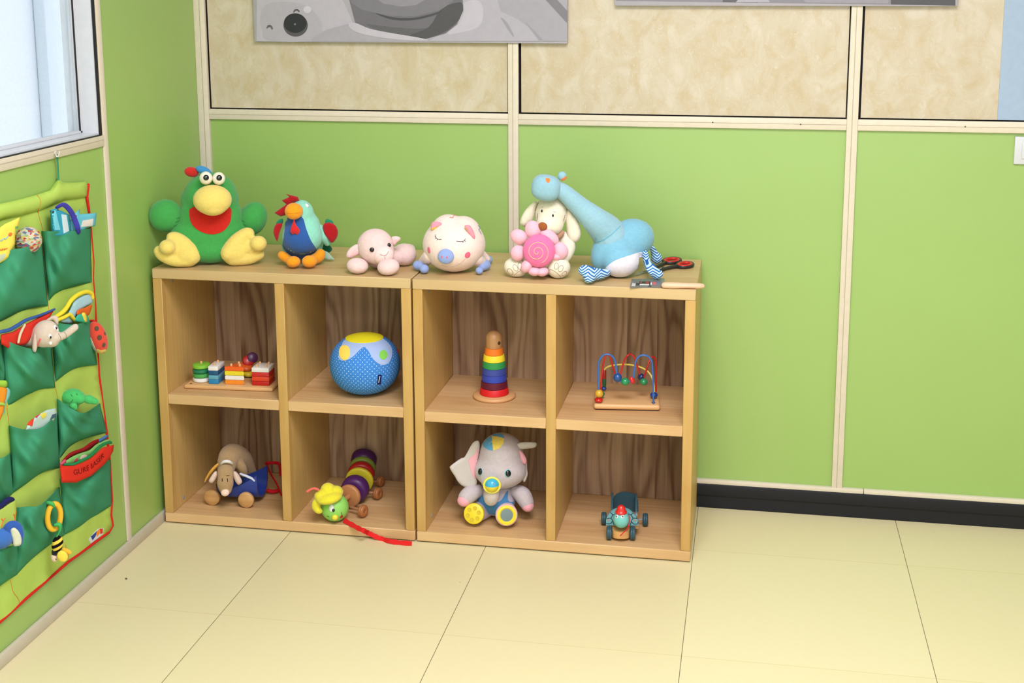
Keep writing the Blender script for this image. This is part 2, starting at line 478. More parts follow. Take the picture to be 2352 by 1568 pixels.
for i, (x0, x1) in enumerate(((.036, 1.0125), (1.0445, 2.0245), (2.0565, 5.1))):
    rail(4+i, (x0, -.009, 1.197), (x1, .004, 1.2295), ((x0, -.0097, 1.2125), (x1, -.0085, 1.2138)))
for u_, v_ in ((1637, 281), (1839, 285.5), (2217, 291)):
    p_ = at(u_, v_, 1, -.009); obj('screw_hole', G().lathe([(0, 0), (.0022, 0), (.0018, .0012), (0, .0012)], (p_.x, -.009, p_.z), Matrix.Rotation(R(90), 3, 'X'), 12), plain((70, 64, 58), .5), bpy.data.objects['trim_5' if u_ < 1950 else 'trim_6'])
rail(7, (.0, -.012, .076), (2.12, .004, .0895)); rail(8, (2.1215, -.012, .076), (5.1, .004, .0895))
g = G(); prof = [(-.001, 0), (-.018, 0), (-.0175, .008), (-.0135, .03), (-.0132, .036), (-.0155, .041), (-.0145, .07), (-.012, .0762), (-.001, .0762)]
g.add([(x, y, z) for x in (.0, 5.1) for y, z in prof], [(i, i+1, 10+i, 9+i) for i in range(8)])
struct('baseboard_back', g, plain((22, 22, 25), .42, .3), sharp=25)
# left wall with its recessed window
wl = struct('wall_left', G().box((-.09, -6.5, 0), (0, .05, 1.2190)).box((-.09, -.637, 1.2190), (0, .05, H)).box((-.09, -6.5, 1.2190), (0, -2.6, H)).box((-.09, -2.6, 2.45), (0, -.637, H)), GREEN)
rail(9, (0, -.6235, .034), (.005, -.5985, H)); rail(10, (0, -6.5, 1.1860), (.007, -.6235, 1.2165), ((.0, -6.4, 1.2030), (.0078, -.626, 1.2045)))
rail(11, (0, -.6365, 1.1860), (.004, -.6235, H))
struct('baseboard_left', G().box((0, -6.5, 0), (.012, -.0, .034), .003), plain((205, 196, 172), .5, .3))
wi = bpy.data.objects.new('window_1', None); COL.objects.link(wi); wi.location = (-.03, -.637, 1.219); wi['kind'] = 'structure'
WP = wi.location
def wpart(name, g, m): o = obj(name, g, m, wi); o.matrix_parent_inverse = Matrix.Translation(-WP); return o
WHITE = plain((214, 216, 216), .35, .4)
wpart('frame', G().box((-.09, -.6415, 1.219), (-.0005, -.637, 2.45)).box((-.09, -2.6, 1.219), (-.0005, -.6415, 1.2235)).box((-.066, -.6520, 1.2235), (-.0455, -.6415, 2.45), .002).box((-.066, -2.6, 1.2235), (-.0455, -.6415, 1.2315), .002), WHITE)
wpart('gasket', G().box((-.004, -.6375, 1.2165), (.0055, -.6305, 2.45)).box((-.004, -2.6, 1.2165), (.0065, -.6375, 1.2192)).box((-.048, -.6550, 1.2300), (-.0445, -.6515, 2.45)), BLACK)
mg, ng = base('window_glass', (245, 250, 252), .02, .5)
ng.b.inputs['Transmission Weight'].default_value = 1; ng.b.inputs['IOR'].default_value = 1.1
wpart('pane', G().box((-.058, -2.6, 1.230), (-.054, -.650, 2.45)), mg)
# the pale building seen through the glass
struct('wall_outside', G().box((-1.6, -6, -.2), (-1.5, 3.2, 3.5)), plain((236, 240, 246), .8, .2))
ya, yb_ = at(150, 150, 0, -1.45).y, at(106, 150, 0, -1.45).y
struct('trim_13', G().box((-1.5, yb_, -.2), (-1.44, ya, 3.5), .01), plain((226, 233, 240), .7, .2))  # added strip outside, imitates the faint reflection in the double glazing

# ================================================================== THINGS ON THE BACK WALL
t = Toy('light_switch', 2345, 345, 1, .002, 0, 'white square wall switch at the right edge, on the green board', 'light switch')
t.part('plate', G().box((-.0195, -.009, -.040), (.0605, 0, .040), .002), WHITE)
t.part('rocker', G().box((.0005, -.012, -.024), (.0405, -.008, .024), .0015), WHITE)

def grey(x, r=.3):
    x = int(x*.9); return plain((x, int(x*.972), min(255, int(x*1.01))), r, .4)
def poster(name, label, u, v, x0, x1, z0, z1, layers):
    t = Toy(name, u, v, 1, -.012, 0, label, 'poster')
    L = lambda x, z: (x-t.a.x, z-t.a.z)
    t.part('board', G().box((x0-t.a.x, -.006, z0-t.a.z), (x1-t.a.x, .0105, z1-t.a.z), .001), grey(196))
    for i, (poly, val, cv) in enumerate(layers):
        d = (-.0061-.00012*i)/t.k
        g = G(); vs, fs, pl = fill(sm(poly, 4) if cv else poly, 14)
        sheet(g, [t.L(x, y, d) for x, y in vs], [t.L(x, y, d+.06) for x, y in vs], fs)
        obj('printed_area', g, grey(val), t.parts[0])
    return t
poster('photo_poster', 'grey photo poster of a baby beside a white plush bear, lower edge in view', 945, 97, .2030, 1.1965, 1.4450, 2.15, [
    ([(590, -40), (640, -40), (760, -40), (792, 10), (815, 62), (808, 92), (780, 94.5), (589.5, 94.5)], 206, False),
    ([(598, 40), (612, 10), (660, 4), (704, 14), (732, 40), (740, 68), (722, 93), (616, 93), (602, 68)], 196, True),
    (circ(679, 58, 28, 26), 92, True), (circ(678, 53, 26, 22.5), 46, True), (circ(677.5, 55.5, 2.2), 140, True),
    ([(673, 30), (676, 22.5), (683, 21), (688, 25), (687, 28), (681, 24.5), (677, 27)], 96, True),
    ([(612, 66), (615, 58), (622, 57.5), (627, 65), (624, 68), (620, 62)], 112, True),
    (circ(706, 22, 9, 8), 226, True),
    ([(716, 93.5), (742, 72), (790, 58), (815, 53), (860, 66), (930, 78), (985, 90), (1000, 94.5), (760, 94.5)], 188, True),
    ([(792, -40), (1064, -40), (1062, 20), (1050, 55), (1024, 76), (972, 91), (900, 80), (830, 62), (816, 52), (808, 22)], 124, False),
    ([(840, 56), (900, 62), (960, 66), (1005, 62), (985, 82), (950, 86), (890, 76)], 108, True),
    ([(1014, 20), (1056, 5), (1064, 18), (1060, 38), (1040, 60), (1016, 76), (975, 89), (940, 82), (985, 62)], 92, True),
    ([(800, -40), (1048, -40), (1040, 4), (1010, 24), (950, 38), (890, 36), (830, 22), (806, 6)], 138, False),
    ([(850, -40), (990, -40), (985, -6), (955, 12), (920, 15), (880, 8), (858, -8)], 160, False),
    ([(862, 30), (905, 40), (950, 41), (1005, 28), (1020, 20), (1000, 34), (950, 46), (900, 45)], 84, True),
    ([(800, 56), (815, 52), (850, 66), (900, 76), (960, 86), (985, 93), (930, 92), (860, 84), (815, 72)], 214, True),
    ([(1062, -40), (1300, -40), (1303, 94.5), (985, 94.5), (1000, 84), (1022, 78), (1050, 56), (1064, 24)], 196, False),
    ([(1068, 5), (1100, 2), (1110, 30), (1098, 62), (1040, 78), (1030, 74), (1054, 54), (1066, 26)], 212, True),
    ([(1130, -40), (1300, -40), (1303, 94), (1250, 94.5), (1225, 70), (1190, 45), (1150, 26)], 184, False),
    ([(1235, -20), (1262, -20), (1303, 25), (1303, 54)], 140, False),
    ([(1150, 40), (1165, 52), (1180, 80), (1176, 82), (1160, 58)], 172, True), ([(1205, 50), (1225, 68), (1248, 93), (1238, 93)], 170, False)])
poster('photo_poster', 'grey photo poster at top right, only its lower edge in view', 1805, 10, 1.3385, 2.3160, 1.5575, 2.25, [
    ([(1415, -60), (2195, -50), (2195, 13), (1415, 2)], 150, False), ([(1660, -60), (1660, 5), (1740, 6), (1770, -60)], 105, False),
    ([(1740, -50), (1768, 5), (1690, 5)], 190, False), ([(1800, -60), (1850, 6), (2040, 8), (2050, -60)], 168, False), ([(2046, -60), (2046, 10), (2194, 13), (2194, -60)], 92, False)])

# ================================================================== SHELF UNITS
WL, WD = (208, 181, 130), (176, 136, 82)
W_TOP = wood('oak_top', WL, WD, 'x', 'y', .072, .42)
W_SIDE = wood('oak_side', (212, 178, 108), (178, 132, 66), 'z', 'y', .08, .42)
W_BOT = wood('oak_bottom', (222, 186, 132), (184, 136, 84), 'x', 'y', .072, .5)
W_BACK = wood('ash_back', (186, 156, 122), (112, 78, 52), 'z', 'x', .093, .62, .5, .75, .31)
STEEL = plain((150, 152, 156), .35, .6)
def shelf_unit(x0, x1, zs, label):
    o = bpy.data.objects.new('cube_shelf', None); COL.objects.link(o); o.location = (x0, -.415, 0)
    tag(o, label, 'shelf', 'cube shelves against the back wall')
    w = x1-x0; D = .393; T = .0285
    def P(name, lo, hi, m): return obj(name, G().box(lo, hi, .0016, seg=1), m, o)
    P('top_panel', (0, 0, .7665), (w, D, .7965), W_TOP); P('bottom_panel', (0, 0, .004), (w, D, .034), W_BOT)
    P('side_panel', (0, .0005, .034), (T, D, .7665), W_SIDE); P('side_panel', (w-T, .0005, .034), (w, D, .7665), W_SIDE)
    c = w/2-.001
    P('divider', (c-T/2, .001, .034), (c+T/2, D-.035, .7665), W_SIDE)
    for a, b in ((T, c-T/2), (c+T/2, w-T)): P('shelf', (a, .0015, zs-.031), (b, D-.035, zs), W_BOT)
    P('back_panel', (T, D-.037, .034), (w-T, D-.027, .7665), W_BACK)
    for z in (.055, .745):
        for y in (.07,): obj('screw_cap', G().lathe([(0, 0), (.006, 0), (.006, .0012), (.004, .0016), (0, .0016)], (T, y, z), Matrix.Rotation(R(90), 3, 'Y'), 16), STEEL, o)
    for x in (.02, w-.05):
        obj('foot', G().box((x, .012, 0), (x+.03, .04, .0045)), plain((190, 184, 170), .5, .3), o)
    return o
shelf_unit(.0180, .8062, .4115, 'left pale oak cube shelf carrying the green bird and the lamb')
shelf_unit(.8118, 1.6130, .4040, 'right pale oak cube shelf carrying the pig and the blue dinosaur')
ZT, Z1, Z2, ZB = .7965, .4115, .4040, .034

EYE = plain((16, 15, 18), .12, .6)

# ------------------------------------------------------------------ green bird (left end)
GR, YE = plush((68, 162, 76)), plush((240, 214, 112))
t = Toy('plush_bird', 484, 607, 2, ZT, 'cam', 'big green plush bird with yellow beak and feet at the left end of the top', 'plush toy')
g = G()
t.eg(g, 483, 546, 92, 61, 42); t.e(g, 484, 505, 20, 74, 66, 46); t.e(g, 484, 452, 14, 60, 54, 46)
t.e(g, 433, 462, 20, 18, 26, 20); t.e(g, 534, 460, 20, 15, 24, 20); t.eg(g, 486, 575, 58, 32, 40)
t.part('body', blend(g, .006, 8), GR)
for nm, u, v, ru, rv, ro, hu in (('wing', 381, 498, 38, 38, -25, 420), ('wing', 581, 505, 32, 41, 22, 548)):
    g = G(); t.e(g, u, v, 22, ru, rv, 30, ro); t.t(g, [(u, v, 22, 24), (hu, v+8, 26, 16)])
    w = t.part(nm, blend(g, .005, 6), GR)
    s = 1 if u < 480 else -1
    for i in range(4):
        y = v+2+i*8
        t.stroke('gather', [[(u+s*(ru-2-i*2), y), (u+s*(ru-13-i*3), y+5)]], .9, plush((44, 132, 56)), [w])
t.part('beak', blend((lambda g: (t.e(g, 488, 462, -48, 43, 34, 36), t.e(g, 490, 478, -50, 30, 20, 30), g)[2])(G()), .004, 8), YE)
t.patch('mouth', [(441, 480), (436, 497), (442, 518), (460, 534), (487, 541), (512, 534), (527, 515), (531, 496), (526, 478), (487, 466)], plush((206, 38, 26)), [t.parts[0]], 1.6)
for u, v, r, pu, pv in ((473, 412, 14.5, 473.5, 411), (502.5, 413, 14.2, 503.6, 411.4)):
    g = G(); t.e(g, u, v, -40, r, r+.5, r); e = t.part('eye', g, plain((244, 238, 214), .3, .5))
    t.button('pupil', pu, pv, 6.4, 6.4, 3, EYE, [e])
g = G(); t.e(g, 440, 398, 14, 16, 11.5, 11, 14); t.part('feather', g, plush((206, 42, 32)), label='red feather')
g = G(); t.e(g, 468, 395, 8, 18.5, 9.5, 10, 26); t.part('feather', g, plush((66, 146, 196)), label='blue feather')
# feet: soles towards the room, three toes
g = G(); d = t.dz(445, 617)+20
t.e(g, 427, 583, d, 29, 33, 20, -20); t.st(g, [(440, 590, d, 22), (424, 566, d+2, 20), (404, 551, d+2, 16), (396, 549, d, 14)])
t.st(g, [(436, 599, d, 17), (402, 598, d, 17), (376, 588, d, 16), (367, 580, d, 14)])
t.e(g, 384, 570, d-20, 18, 17, 18); t.e(g, 400, 574, d-2, 20, 20, 16)
t.part('foot', blend(g, .0042, 4), YE)
g = G(); d = t.dz(540, 614)+18
t.e(g, 541, 580, d, 30, 34, 20, 20); t.st(g, [(528, 584, d, 22), (544, 560, d+2, 20), (563, 542, d+2, 16), (571, 539, d, 14)])
t.st(g, [(536, 597, d, 17), (570, 595, d, 16), (594, 587, d, 14)]); t.e(g, 594, 562, d-18, 19, 18, 18); t.e(g, 574, 570, d-2, 20, 20, 16)
t.part('foot', blend(g, .0042, 4), YE); t.settle()

# ------------------------------------------------------------------ rooster
MINT, ORA = plush((146, 218, 190)), plush((244, 158, 28))
t = Toy('plush_rooster', 693, 610, 2, ZT, 'cam', 'small blue-bellied plush rooster with a red comb and orange beak', 'plush toy')
g = G(); t.eg(g, 695, 563, 49, 40, 42); t.e(g, 695, 528, 14, 42, 44, 38); t.e(g, 692, 494, 10, 29, 32, 30); t.e(g, 695, 546, 4, 47, 42, 40)
b = t.part('body', blend(g, .0045, 14), MINT)
t.patch('belly', [(661, 502), (693, 502), (703, 529), (714, 556), (728, 580), (714, 590), (692, 598), (668, 590), (651, 572), (652, 554), (655, 530)], plush((48, 92, 160)), [b], 1.0)
g = G(); t.e(g, 675, 489, -26, 20.5, 19, 18); k = t.part('beak', g, ORA)
t.stroke('seam', [[(659, 493), (672, 494), (690, 492)]], .5, plush((214, 130, 20)), [k])
g = G(); t.pillow(g, [(676, 508), (680, 520), (688.5, 531), (687, 540), (682, 543), (677, 540.5), (671, 542), (667, 535), (669, 525), (673, 515)], -34, 5, 6); t.part('wattle', g, plush((214, 40, 42)))
g = G(); t.pillow(g, [(688, 464), (684, 456), (657, 449.5), (665, 456), (647, 464.5), (658, 473), (630, 493), (645, 501), (656, 498), (659, 482), (672, 470)], 4, 6, 6, 3, False); t.part('comb', g, plush((172, 22, 26)))
e = t.button('eye', 705.5, 475.5, 4.6, 5.6, 1.4, plain((226, 232, 226), .4), [b]); t.stroke('eyelid', [[(703, 471), (708, 473), (709.5, 480)]], .55, EYE, [b])
g = G(); t.st(g, [(733, 530, 10, 12), (744, 545, 10, 15), (752, 560, 12, 9)]); t.part('arm', g, MINT)
for poly, gp in (([(644, 516), (633, 520), (628, 535), (631, 548), (637.5, 558), (642, 540), (649, 520)], [(634, 519), (640, 509), (650, 507), (648, 519)]),
                 ([(742, 521), (752, 515), (768, 519), (776.5, 534), (774, 549), (763, 561.5), (752, 551), (744, 539)], [(748, 519), (749, 507), (762, 510), (766, 520)])):
    g = G(); t.pillow(g, poly, -2, 7, 8, 3); w = t.part('wing', g, plush((176, 22, 26)))
    g = G(); t.pillow(g, gp, 4, 4, 5, 3); t.part('wing_tip', g, plush((30, 132, 92)))
g = G(); d = 46; t.pillow(g, [(740, 567), (752, 564), (763, 574), (758, 583), (742, 586)], d, 5, 6, 3); t.part('tail_feather', g, plush((26, 112, 78)))
g = G(); t.pillow(g, [(740, 580), (752, 582), (764, 594), (768, 600.5), (755, 601), (742, 596)], 28, 3.5, 5, 3); t.part('tail_feather', g, plush((168, 196, 168)), label='pale green tail feather')
g = G(); d = t.dz(677, 610); t.eg(g, 674, 605, 16.5, 13, 14); t.st(g, [(668, 604, d, 10.5), (654, 594, d+2, 11), (648, 590, d+4, 10.5)]); t.part('foot', blend(g, .003, 4), ORA)
g = G(); d = t.dz(710, 610); t.eg(g, 711, 604, 17.5, 14, 15); t.st(g, [(716, 602, d, 12.5), (732, 594, d+2, 13), (736, 587, d+4, 12.5)]); t.part('foot', blend(g, .003, 4), ORA); t.settle()

# ------------------------------------------------------------------ lamb
LAMB = plush((246, 212, 204), .8); LAMBF = plush((248, 210, 202), .3)
t = Toy('plush_lamb', 858, 624, 2, ZT, 'cam', 'small pale pink plush lamb lying with its chin on its paws', 'plush toy')
g = G(); t.e(g, 862, 566, 10, 42, 41, 40); t.e(g, 872, 580, 0, 34, 29, 34); h = t.part('head', blend(g, .0036, 6), LAMB)
g = G(); t.e(g, 880, 586, -20, 25, 23, 20); h2 = t.part('muzzle', blend(g, .003, 4), LAMBF)
g = G(); t.eg(g, 928, 585, 30, 26, 34); t.eg(g, 897, 590, 34, 24, 30); t.eg(g, 872, 598, 32, 18, 30); t.e(g, 935, 572, t.dz(930, 606)+6, 20, 12, 20); t.part('body', blend(g, .004, 6), LAMB)
for nm, pl, d, inn in (('ear', [(823, 562), (808, 567), (797, 580), (796, 591), (803, 594), (814, 590), (825, 583)], 4, [(815, 574), (807, 583), (805, 592), (813, 590), (822, 582)]),
                       ('ear', [(899, 546), (910, 543), (919, 546), (919.5, 552), (912, 559), (906, 565), (901, 560)], 6, [(905, 552), (912, 552), (910, 557), (904, 561)])):
    g = G(); t.pillow(g, pl, d, 6, 7, 3); e = t.part(nm, g, LAMB)
    t.patch('inner_ear', inn, plush((240, 190, 184), .3), [e], .5, 3)
for u, v, r in ((854.3, 574, 5.4), (893.4, 563.6, 4.8)): t.button('eye', u, v, r, r, 3.6, EYE, [h, h2], h)
t.stroke('mouth', [[(873, 584.5), (877, 586.5), (884, 587.5), (889, 584), (892.5, 577.5)], [(884, 587.5), (884.3, 597)]], .55, plain((170, 116, 112), .8), [h, h2], h2)
for u, v, ru, rv, ro in ((821, 611, 25, 18, 6), (892, 613.5, 25.5, 19, -6)):
    g = G(); t.eg(g, u, v, ru, rv, 24, ro); t.part('paw', blend(g, .003, 3), LAMB)
t.settle()

# ------------------------------------------------------------------ pig
PIG, PBL, PPK = plush((244, 220, 206), .25), plush((146, 166, 212), .3), plush((236, 104, 134), .3)
t = Toy('plush_pig', 1043, 627, 2, ZT, 'cam', 'round cream plush pig with a blue snout and closed eyes', 'plush toy')
g = G(); t.eg(g, 1043, 563, 73, 63, 72); t.e(g, 1030, 535, 22, 42, 42, 46, -25); t.e(g, 1064, 537, 22, 42, 40, 46, 20)
b = t.part('body', blend(g, .006, 7), PIG)
g = G(); t.e(g, 1024, 590.5, t.on(1024, 590, [b])-3, 18.5, 17.5, 10); sn = t.part('snout', g, PBL)
for u in (1014.7, 1026.6): t.button('nostril', u, 591.5 if u < 1020 else 592.5, 2, 2.6, .8, PPK, [sn])
t.button('cheek', 985.2, 576, 5.6, 7.6, 1, PPK, [b]); t.button('cheek', 1074.2, 587, 7.2, 7.4, 1, PPK, [b])
DK = plain((70, 60, 66), .8)
t.stroke('closed_eye', [[(999, 544), (1003, 549), (1009, 551.5), (1014, 551)], [(1002, 547), (1000, 549.5)], [(1005, 550), (1004, 553)], [(1000, 545.5), (1000.5, 541)]], .6, DK, [b])
t.stroke('closed_eye', [[(1048, 555.5), (1058, 556.5), (1065, 555), (1069, 550)], [(1066, 554), (1069.5, 556)], [(1062, 556), (1064, 559)]], .6, DK, [b])
t.stroke('mouth', [[(1013, 610), (1030, 614), (1046, 611), (1060, 604), (1069, 595)]], .45, plain((206, 164, 150), .8), [b])
t.stroke('stitch', [[(1098, 519), (1104, 527), (1109.5, 537)]], 1.0, plain((120, 136, 160), .8), [b])
t.stroke('fold_line', [[(1036, 492.5), (1046, 497)]], 1.4, plush((220, 130, 130)), [b])  # pink line drawn along the fold on top of the body
for nm, pl, inn in (('ear', [(990, 518), (994, 511.5), (1003, 510.5), (1013, 513), (1017, 518.5), (1006, 525), (994, 532), (990, 527)], [(991, 526), (1000, 523), (1007, 522), (995, 531)]),
                    ('ear', [(1067, 522), (1072, 518), (1080, 520), (1087, 531), (1091.5, 544), (1089, 551), (1083, 547), (1076, 538)], [(1068, 522), (1071, 526), (1079, 539), (1075, 538)])):
    g = G(); d = t.on(sum(p[0] for p in pl)/8, sum(p[1] for p in pl)/8, [b])-5; t.pillow(g, pl, d, 6, 7, 3); e = t.part(nm, g, plush((240, 152, 166), .3)); t.patch('inner_ear', inn, plush((222, 190, 84), .3), [e], .6, 3)
def trotter(lobes, leg):
    g = G(); d = t.dz(lobes[0][0], lobes[0][1]+lobes[0][2])
    for u, v, r in lobes: t.eg(g, u, v, r, r*.95, r*1.2)
    f = t.part('foot', blend(g, .003, 3), PBL)
    g = G(); t.st(g, leg); t.part('leg', blend(g, .003, 2), PIG)
trotter([(959.5, 611, 12), (974.5, 619, 11), (967, 612, 12)], [(972, 604, t.dz(966, 620)+8, 12.5), (988, 588, 4, 16), (1000, 580, 10, 16)])
trotter([(1114.5, 610, 13), (1101, 623, 9), (1108, 614, 11)], [(1106, 606, t.dz(1106, 622)+8, 13.5), (1092, 594, 4, 16), (1080, 584, 10, 16)])
trotter([(1122, 598, 10.5), (1119, 600, 9)], [(1117, 596, t.dz(1120, 609)-4, 10), (1105, 588, t.dz(1120, 609)-4, 14)])
t.settle()

# ------------------------------------------------------------------ dog holding a flower
DOG, BRN = plush((240, 228, 200), .45), plush((158, 90, 42), .3)
t = Toy('plush_dog', 1236, 636, 2, ZT, 'cam', 'cream plush dog hugging a pink flower, under the blue dinosaur head', 'plush toy')
g = G(); t.eg(g, 1254, 588, 48, 46, 44); t.e(g, 1258, 560, 40, 38, 40, 34); b = t.part('body', blend(g, .005, 6), DOG)
g = G(); t.e(g, 1266, 490, 26, 38, 42, 38); t.e(g, 1262, 516, 12, 33, 28, 32); t.e(g, 1254, 520, -4, 20, 19, 20); h = t.part('head', blend(g, .0045, 7), DOG)
for pl, d in (([(1234, 462), (1222, 468), (1206, 485), (1196, 504), (1195, 516), (1203, 522), (1214, 517), (1224, 506), (1230, 486)], 22),
              ([(1303, 482), (1316, 490), (1328, 508), (1334, 530), (1333, 546), (1325, 557), (1313, 557), (1304, 546), (1301, 526), (1300, 504)], 20)):
    g = G(); t.pillow(g, pl, d, 12, 14, 4); t.part('ear', g, DOG)
BRT = plain((110, 62, 54), .8)
t.stroke('seam', [[(1237, 467), (1231, 482), (1226, 499), (1222, 509)], [(1301, 480), (1303, 494), (1301, 510)]], .55, BRT, [h])
for u, v in ((1244.8, 485.5), (1270, 496)): t.button('eye', u, v, 2.2, 3.4, 1.6, EYE, [h])
t.stroke('eyebrow', [[(1245, 478), (1248, 475.5)], [(1271, 487), (1276, 488)]], .45, plain((150, 120, 90), .8), [h])
g = G(); t.e(g, 1246.5, 521, -24, 11, 9.5, 8, 20); t.part('nose', g, BRN)
g = G(); t.st(g, [(1262, 548, 6, 6), (1277, 546, 6, 8), (1290, 536, 10, 7)]); t.part('collar', g, plush((186, 140, 110)))
g = G(); t.st(g, [(1296, 548, 30, 16), (1304, 568, 18, 18), (1292, 592, 0, 17), (1276, 598, -14, 13)]); t.part('arm', g, DOG)
g = G(); t.st(g, [(1218, 552, 30, 14), (1204, 572, 14, 15), (1214, 592, -4, 14)]); t.part('arm', g, DOG)
def paw(u, v, ru, rv, ro, toes, pad):
    g = G(); t.eg(g, u, v, ru, rv, 24, ro); g2 = t.part('foot', blend(g, .0035, 4), DOG)
    t.stroke('paw_print', [(lambda c: c+[c[0]])(circ(*q)) for q in toes]+[pad], .5, plain((150, 120, 96), .8), [g2], n=3)
paw(1186, 614.5, 29, 22.5, 8, [(1172, 625, 5, 8, 10, -.6), (1184, 616, 5, 8, 10, -.5), (1194, 612, 4.5, 7.5, 10, 0)], [(1178, 636), (1190, 625), (1203, 620), (1209, 624), (1206, 632), (1199, 637)])
paw(1283, 616, 27.5, 24, -8, [(1278, 612, 4.5, 7.5, 10, .1), (1288, 618, 5, 7.5, 10, .4), (1296, 629, 4, 6.5, 10, .9)], [(1261, 633), (1259, 625), (1264, 620), (1274, 624), (1286, 634), (1288, 640)])
# the flower
FD = t.on(1238, 577)-8
g = G(); t.e(g, 1238, 577, FD-12, 36.5, 38, 16); fc = t.part('flower', g, plush((238, 116, 162), .3))
PET = plush((246, 186, 198), .4)
for u, v, ru, rv, ro in ((1224, 530, 18, 22, -8), (1262, 546, 24, 15, 38), (1192, 546, 20, 17, 30), (1190, 583, 17, 19, 20), (1287, 578, 18, 20, -20), (1276, 590, 16, 10, 0), (1210, 612, 12, 18, 30), (1228, 625, 15, 11, 0), (1246, 626, 14, 11, -10)):
    g = G(); t.e(g, u, v, FD-(2 if v < 600 else 12), ru, rv, 9, ro, shape=lambda p: (p.x, p.y+.55*(p.x*p.x+p.z*p.z)*(1 if p.y < 0 else .8), p.z))
    obj('petal', g, PET, fc)
sp = [(1238+cos(a)*r, 577+8-a*.0+sin(a)*r*1.0) for a, r in ((i*.28, 1.5+i*.52) for i in range(50))]
t.stroke('spiral', [[(x-4, y-5) for x, y in sp[:52]]], .9, plain((222, 186, 150), .8), [fc], n=2)
t.settle()

# ------------------------------------------------------------------ blue dinosaur
DIN, DIN2 = plush((146, 188, 198), .35), plush((126, 182, 200), .25)
t = Toy('plush_dinosaur', 1425, 640, 2, ZT, 'cam', 'light blue long-necked plush dinosaur with striped legs leaning on the dog', 'plush toy')
g = G(); DD = t.dz(1425, 640)+46
t.e(g, 1449, 552, DD+22, 54, 48, 46, -25); t.e(g, 1412, 583, DD-2, 55, 52, 46); t.e(g, 1388, 590, DD-6, 32, 42, 36, 8); t.e(g, 1464, 548, DD+26, 40, 42, 40); t.eg(g, 1424, 600, 44, 38, 40)
b = t.part('body', blend(g, .006, 6), DIN2)
g = G(); t.st(g, [(1262, 430, -2, 15), (1290, 441, 4, 19), (1330, 476, 16, 24), (1366, 508, 26, 32), (1394, 534, DD, 40), (1404, 552, DD+2, 42)]); nk = t.part('neck', blend(g, .005, 6), plush((150, 192, 202), .35))
g = G(); t.e(g, 1254, 434, -6, 34, 30, 31, 10, shape=lambda p: tuple(math.copysign(abs(x)**.78, x) for x in p)); h = t.part('head', blend(g, .004, 12), DIN)
t.patch('nostril', [(1253, 413), (1258, 411.5), (1263.5, 415), (1262.5, 420), (1259, 423), (1255, 420)], plush((238, 132, 66), .3), [h], .6, 2)
g = G(); t.e(g, 1291, 407, 2, 10, 10.5, 8, 20); e = t.part('ear', g, DIN)
t.patch('inner_ear', [(1290, 414), (1295, 410), (1304, 407), (1303, 413), (1297, 416), (1291, 418)], plush((238, 132, 66), .3), [e, nk], 1.2, 2, e)
t.patch('belly', [(1389, 622), (1400, 610), (1416, 600), (1445, 590), (1472, 582), (1479, 588), (1480, 606), (1462, 624), (1438, 636), (1412, 639), (1396, 634)], plush((232, 226, 230), .3), [b], 3.0)
t.stroke('seam', [[(1361, 560), (1380, 556), (1402, 543), (1424, 522)]], .8, plush((96, 178, 204), .3), [b, nk], b)
def stripes():
    m, n = base('blue_striped_cotton', (150, 205, 236), .85, .15)
    sp = n.new('ShaderNodeSeparateXYZ'); n.l.new(n.obj(), sp.inputs[0])
    x = n.math('ABSOLUTE', n.math('SUBTRACT', n.math('FRACT', n.math('DIVIDE', sp.outputs[0], .036)), .5))
    f = n.math('FRACT', n.math('DIVIDE', n.math('ADD', sp.outputs[2], n.math('MULTIPLY', x, .024)), .0076))
    n.col(n.ramp(f, [(.40, (44, 100, 170)), (.52, (196, 230, 244))])); return m
STR = stripes()
g = G(); d = t.dz(1350, 650); t.st(g, [(1393, 630, t.dg(1393, 634, 9), 9), (1376, 632, t.dg(1376, 634, 13), 13), (1352, 632, t.dg(1352, 633, 17), 16)]); t.st(g, [(1366, 630, t.dg(1366, 634, 12), 12), (1346, 624, t.dg(1346, 634, 16), 13), (1340, 624, t.dg(1340, 634, 16), 12)]); t.st(g, [(1360, 637, t.dg(1360, 638, 12), 12), (1354, 641, t.dg(1354, 642, 12), 12), (1351, 643, t.dg(1351, 644, 10), 10)])
t.part('leg', blend(g, .003, 3), STR)
g = G(); d = t.dz(1510, 646); t.st(g, [(1482, 584, DD-10, 7), (1486, 604, DD-14, 9), (1496, 620, t.dg(1496, 630, 18), 12), (1507, 632, t.dg(1507, 632, 15), 12.5), (1512, 633, t.dg(1512, 633, 15), 12)], flat=.8); t.part('leg', blend(g, .003, 3), STR)
g = G(); d = t.dz(1508, 609); t.st(g, [(1497, 570, t.dg(1508, 596, 14)-8, 6), (1503, 584, t.dg(1508, 596, 14)-4, 9), (1508, 594, t.dg(1508, 596, 14), 13.5), (1507, 596, t.dg(1507, 597, 14), 13.5)]); t.part('leg', blend(g, .003, 3), STR); t.settle()

